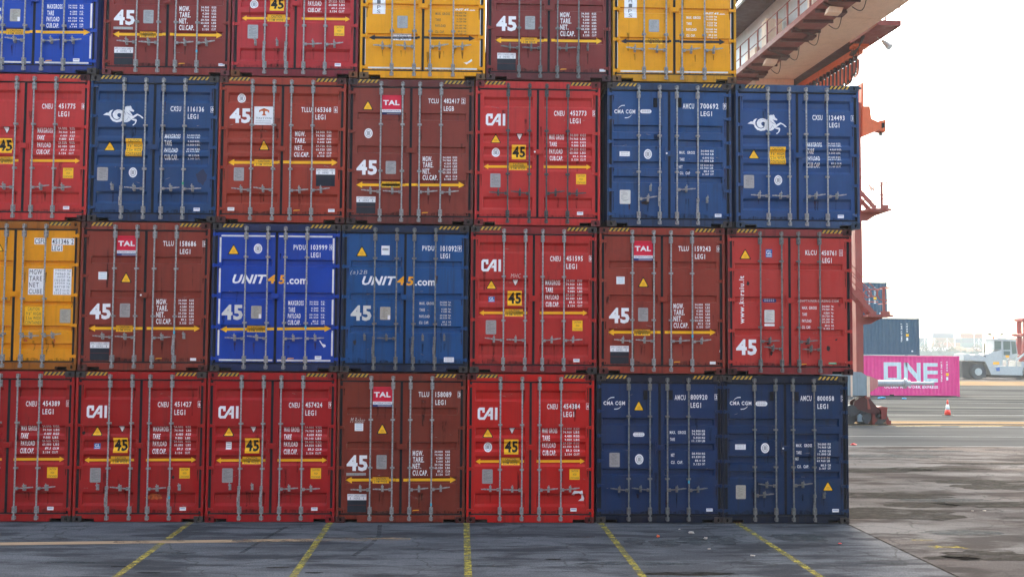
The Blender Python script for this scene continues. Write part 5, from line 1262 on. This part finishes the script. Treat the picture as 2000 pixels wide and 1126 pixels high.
b = MB(); q0, q1 = g((930, 675), (1130, 520)); b.cyl((q0[0], -1.05, q0[1]), (q1[0], -1.05, q1[1]), .14, 10); b.cyl((q0[0], 1.05, q0[1]), (q1[0], 1.05, q1[1]), .14, 10); b.build('tilt_cylinder', twh, tr)

# ------------------------------------------------------------------ far side of the harbour
wallm = plain('stone_wall', (.20, .23, .20), .9, mott=.4, scale=.8)
b = MB(); b.box(-60, 395, 0, 800, 397, 3.15)
for k in range(200): b.box(100+k*2.4, 394.9, 3.153, 101.1+k*2.4, 396.5, 3.45)
o = b.build('quay_wall', wallm); tag(o, 'long grey green stone quay wall along the far side of the yard', 'wall')
def far_box(L, Hc):
    b = MB(); b.box(.1, .06, .1, L-.1, 2.38, Hc-.1)
    for x in (0, L-.2):
        for y in (0, 2.24): b.box(x, y, 0, x+.2, y+.2, Hc)
    for z in (0, Hc-.12): b.box(.2, 0, z, L-.2, .05, z+.12)
    for k in range(24): b.box(.3+k*(L-.6)/24, .03, .13, .3+(k+.5)*(L-.6)/24, .055, Hc-.13)
    return b.mesh('shipping_container', [M['rubber']])
FB = far_box(12.19, 2.75)
fm_ = [plain('far_'+n, c, .6) for n, c in (('grey_paint', (.10, .13, .15)), ('slate_paint', (.07, .10, .15)), ('rust_paint', (.30, .13, .09)), ('teal_paint', (.10, .17, .17)), ('brown_paint', (.22, .15, .11)))]
ordn = ['lowest', 'second from the bottom', 'middle', 'fourth from the bottom', 'topmost', 'sixth']
def far_stack(px, rows, where, Y=600, cols=None):
    x = at(px, 660, Y).x
    for r_ in range(rows):
        m_ = fm_[(r_*2+int(px)) % 5]; o = link('shipping_container', FB, None, (x, Y, .02+r_*2.78), m_)
        tag(o, '%s hazy container, distant stack %s' % (ordn[r_], where), 'shipping container', 'hazy container stacks across the harbour')
far_stack(1774, 4, 'beside the slate blue one'); far_stack(1823, 5, 'left of centre with five layers')
far_stack(1865.5, 4, 'in the gap between the tall stacks', 612); far_stack(1879, 5, 'behind the exhaust of the lift truck')
far_stack(1928, 4, 'behind the lift truck cab'); far_stack(1971, 4, 'behind the red mast')
BLOCKER_BOX = far_box(12.19, 2.86)  # unseen stack added behind the camera to block low sky light
blocker_mats = [plain('sky_blocker_'+n, c, .6) for n, c in (('red_paint', (.20, .03, .035)), ('blue_paint', (.03, .06, .12)), ('brown_paint', (.13, .045, .035)), ('grey_paint', (.12, .13, .14)))]
for c_ in range(6):
    for r_ in range(6):
        o = link('shipping_container', BLOCKER_BOX, None, (-50+c_*12.5, -28.5, .012+r_*2.88), blocker_mats[(c_*3+r_*2+c_*r_) % 4])  # added unseen container, blocks low sky light
        tag(o, 'unseen container added behind the viewpoint to block low sky light', 'shipping container', 'unseen containers added to shade the doors')
def mound(px, Y, w_, h, mat, label, seed):
    x = at(px, 680, Y).x; r = random.Random(seed); bm = bmesh.new(); bmesh.ops.create_icosphere(bm, subdivisions=4, radius=1)
    for v in bm.verts:
        z = max(v.co.z, -.05); k = 1+r.uniform(-.05, .05); v.co = Vector((v.co.x*w_*k, v.co.y*w_*.5*k, z*h*k))
    me = bpy.data.meshes.new('mound'); bm.to_mesh(me); bm.free(); me.materials.append(mat); o = link('earth_mound', me, None, (x, Y, .1)); tag(o, label, 'mound')
mound(1872, 470, 6, 5.4, plain('dry_earth', (.28, .20, .13), .9, scale=1), 'brown earth mound just behind the quay wall', 1)
mound(1893, 480, 8, 4.8, plain('red_earth', (.33, .16, .11), .9, scale=1), 'reddish earth mound right of the brown one', 2)
def shrub(px, Y, w_, h, label, seed, mat):
    x = at(px, 680, Y).x; r = random.Random(seed); root = empty('tree', (x, Y, 0), label, 'tree', 'pale trees behind the quay wall')
    b = MB(); b.cyl((0, 0, 0), (0, 0, h*.6), .18, 6, 0, .08)
    for k in range(5): t = k*1.3; b.cyl((0, 0, h*.35), (math.cos(t)*w_*.5, math.sin(t)*w_*.5, h*.75), .07, 5, 0, .03)
    b.build('trunk', barkm, root)
    b = MB()
    for k in range(420):
        u = Vector((r.gauss(0, 1), r.gauss(0, 1), r.gauss(0, 1))).normalized()*r.uniform(.35, 1)**.5; lump = 1+.25*math.sin(u.x*5+seed)*math.cos(u.z*4)
        c = Vector((u.x*w_*lump, u.y*w_*lump, h*.62+u.z*h*.4*lump)); a = Vector((r.gauss(0, 1), r.gauss(0, 1), r.gauss(0, 1))).normalized(); e = a.orthogonal().normalized(); s_ = r.uniform(.15, .4)
        b.face([c+a*s_, c+e*s_, c-a*s_, c-e*s_])
    b.build('crown', mat, root)
barkm = plain('bark', (.12, .09, .07), .9); leafm = [plain('leaf_green', (.10, .11, .085), .8, scale=1), plain('leaf_olive', (.13, .13, .11), .8, scale=1)]
for k, (px, Y, w_, h, lb) in enumerate(((1803, 430, 2.6, 6.0, 'pale round tree nearest the slate blue container'), (1833, 440, 3.2, 7.4, 'wide pale tree in front of the tall distant stack'), (1858, 435, 2.2, 5.2, 'low tree left of the brown mound'), (1909, 450, 2.8, 6.6, 'pale tree between the mounds and the truck exhaust'), (1975, 450, 3.4, 7.0, 'tree behind the tilt cylinder of the truck'))):
    shrub(px, Y, w_, h, lb, k+3, leafm[k % 2])
mastm = plain('pale_mast_paint', (.62, .62, .60), .5)
for px, h, lb in ((1812, 12, 'tall thin light mast beside the left distant stack'), (1865, 13, 'tall thin light mast between the two tall stacks'), (1903, 12, 'thin light mast in front of the right tall stack'), (1927, 10, 'shortest thin light mast left of the truck cab')):
    x = at(px, 680, 520).x; root = empty('light_mast', (x, 520, 0), lb, 'light mast', 'light masts across the harbour')
    b = MB(); b.cyl((0, 0, 0), (0, 0, h), .28, 8, 0, .14); b.build('pole', mastm, root); b = MB(); b.box(-.9, -.2, h+.001, .9, .2, h+.25); b.build('lamp_head', mastm, root)
boatm = plain('white_hull', (.72, .72, .70), .4)
for k, (px, L_, lb) in enumerate(((1806, 9, 'white boat nearest the slate blue container beyond the wall'), (1826, 11, 'white boat in front of the left tall stack'), (1850, 10, 'white boat left of the brown mound'), (1912, 9, 'white boat right of the reddish mound'))):
    x = at(px, 680, 500).x; root = empty('boat', (x, 500, 1.2), lb, 'boat', 'white boats beyond the quay wall')
    b = MB(); b.prism([(-L_/2, 1.6), (-L_/2+.6, 0), (L_/2-1.6, 0), (L_/2, 2.1)], -1.4, 1.4); b.build('hull', boatm, root)
    b = MB(); b.prism([(-L_/4, 1.9), (-L_/4+.3, 4.0), (L_/8, 4.0), (L_/6, 1.9)], -1.0, 1.0); b.build('cabin', boatm, root)
    b = MB(); b.cyl((0, 0, 4.0), (0, 0, 8.5), .08, 6); b.tube([(-L_/2, 0, 1.7), (0, 0, 8.4), (L_/2, 0, 2.0)], .04, 4); b.build('mast', mastm, root)

# ------------------------------------------------------------------ air
hz, nt, _b = newmat('haze_air'); nt.nodes.remove(_b); pv = nt.nodes.new('ShaderNodeVolumePrincipled'); pv.inputs['Density'].default_value = HAZE_D; pv.inputs['Color'].default_value = (.93, .96, 1, 1); pv.inputs['Anisotropy'].default_value = .3
nt.links.new(pv.outputs[0], nt.nodes['Material Output'].inputs['Volume'])
b = MB(); b.box(GX0-5, GY0-5, -1.3, GX1+5, GY1+5, 24); o = b.build('haze', hz); tag(o, kind='stuff')
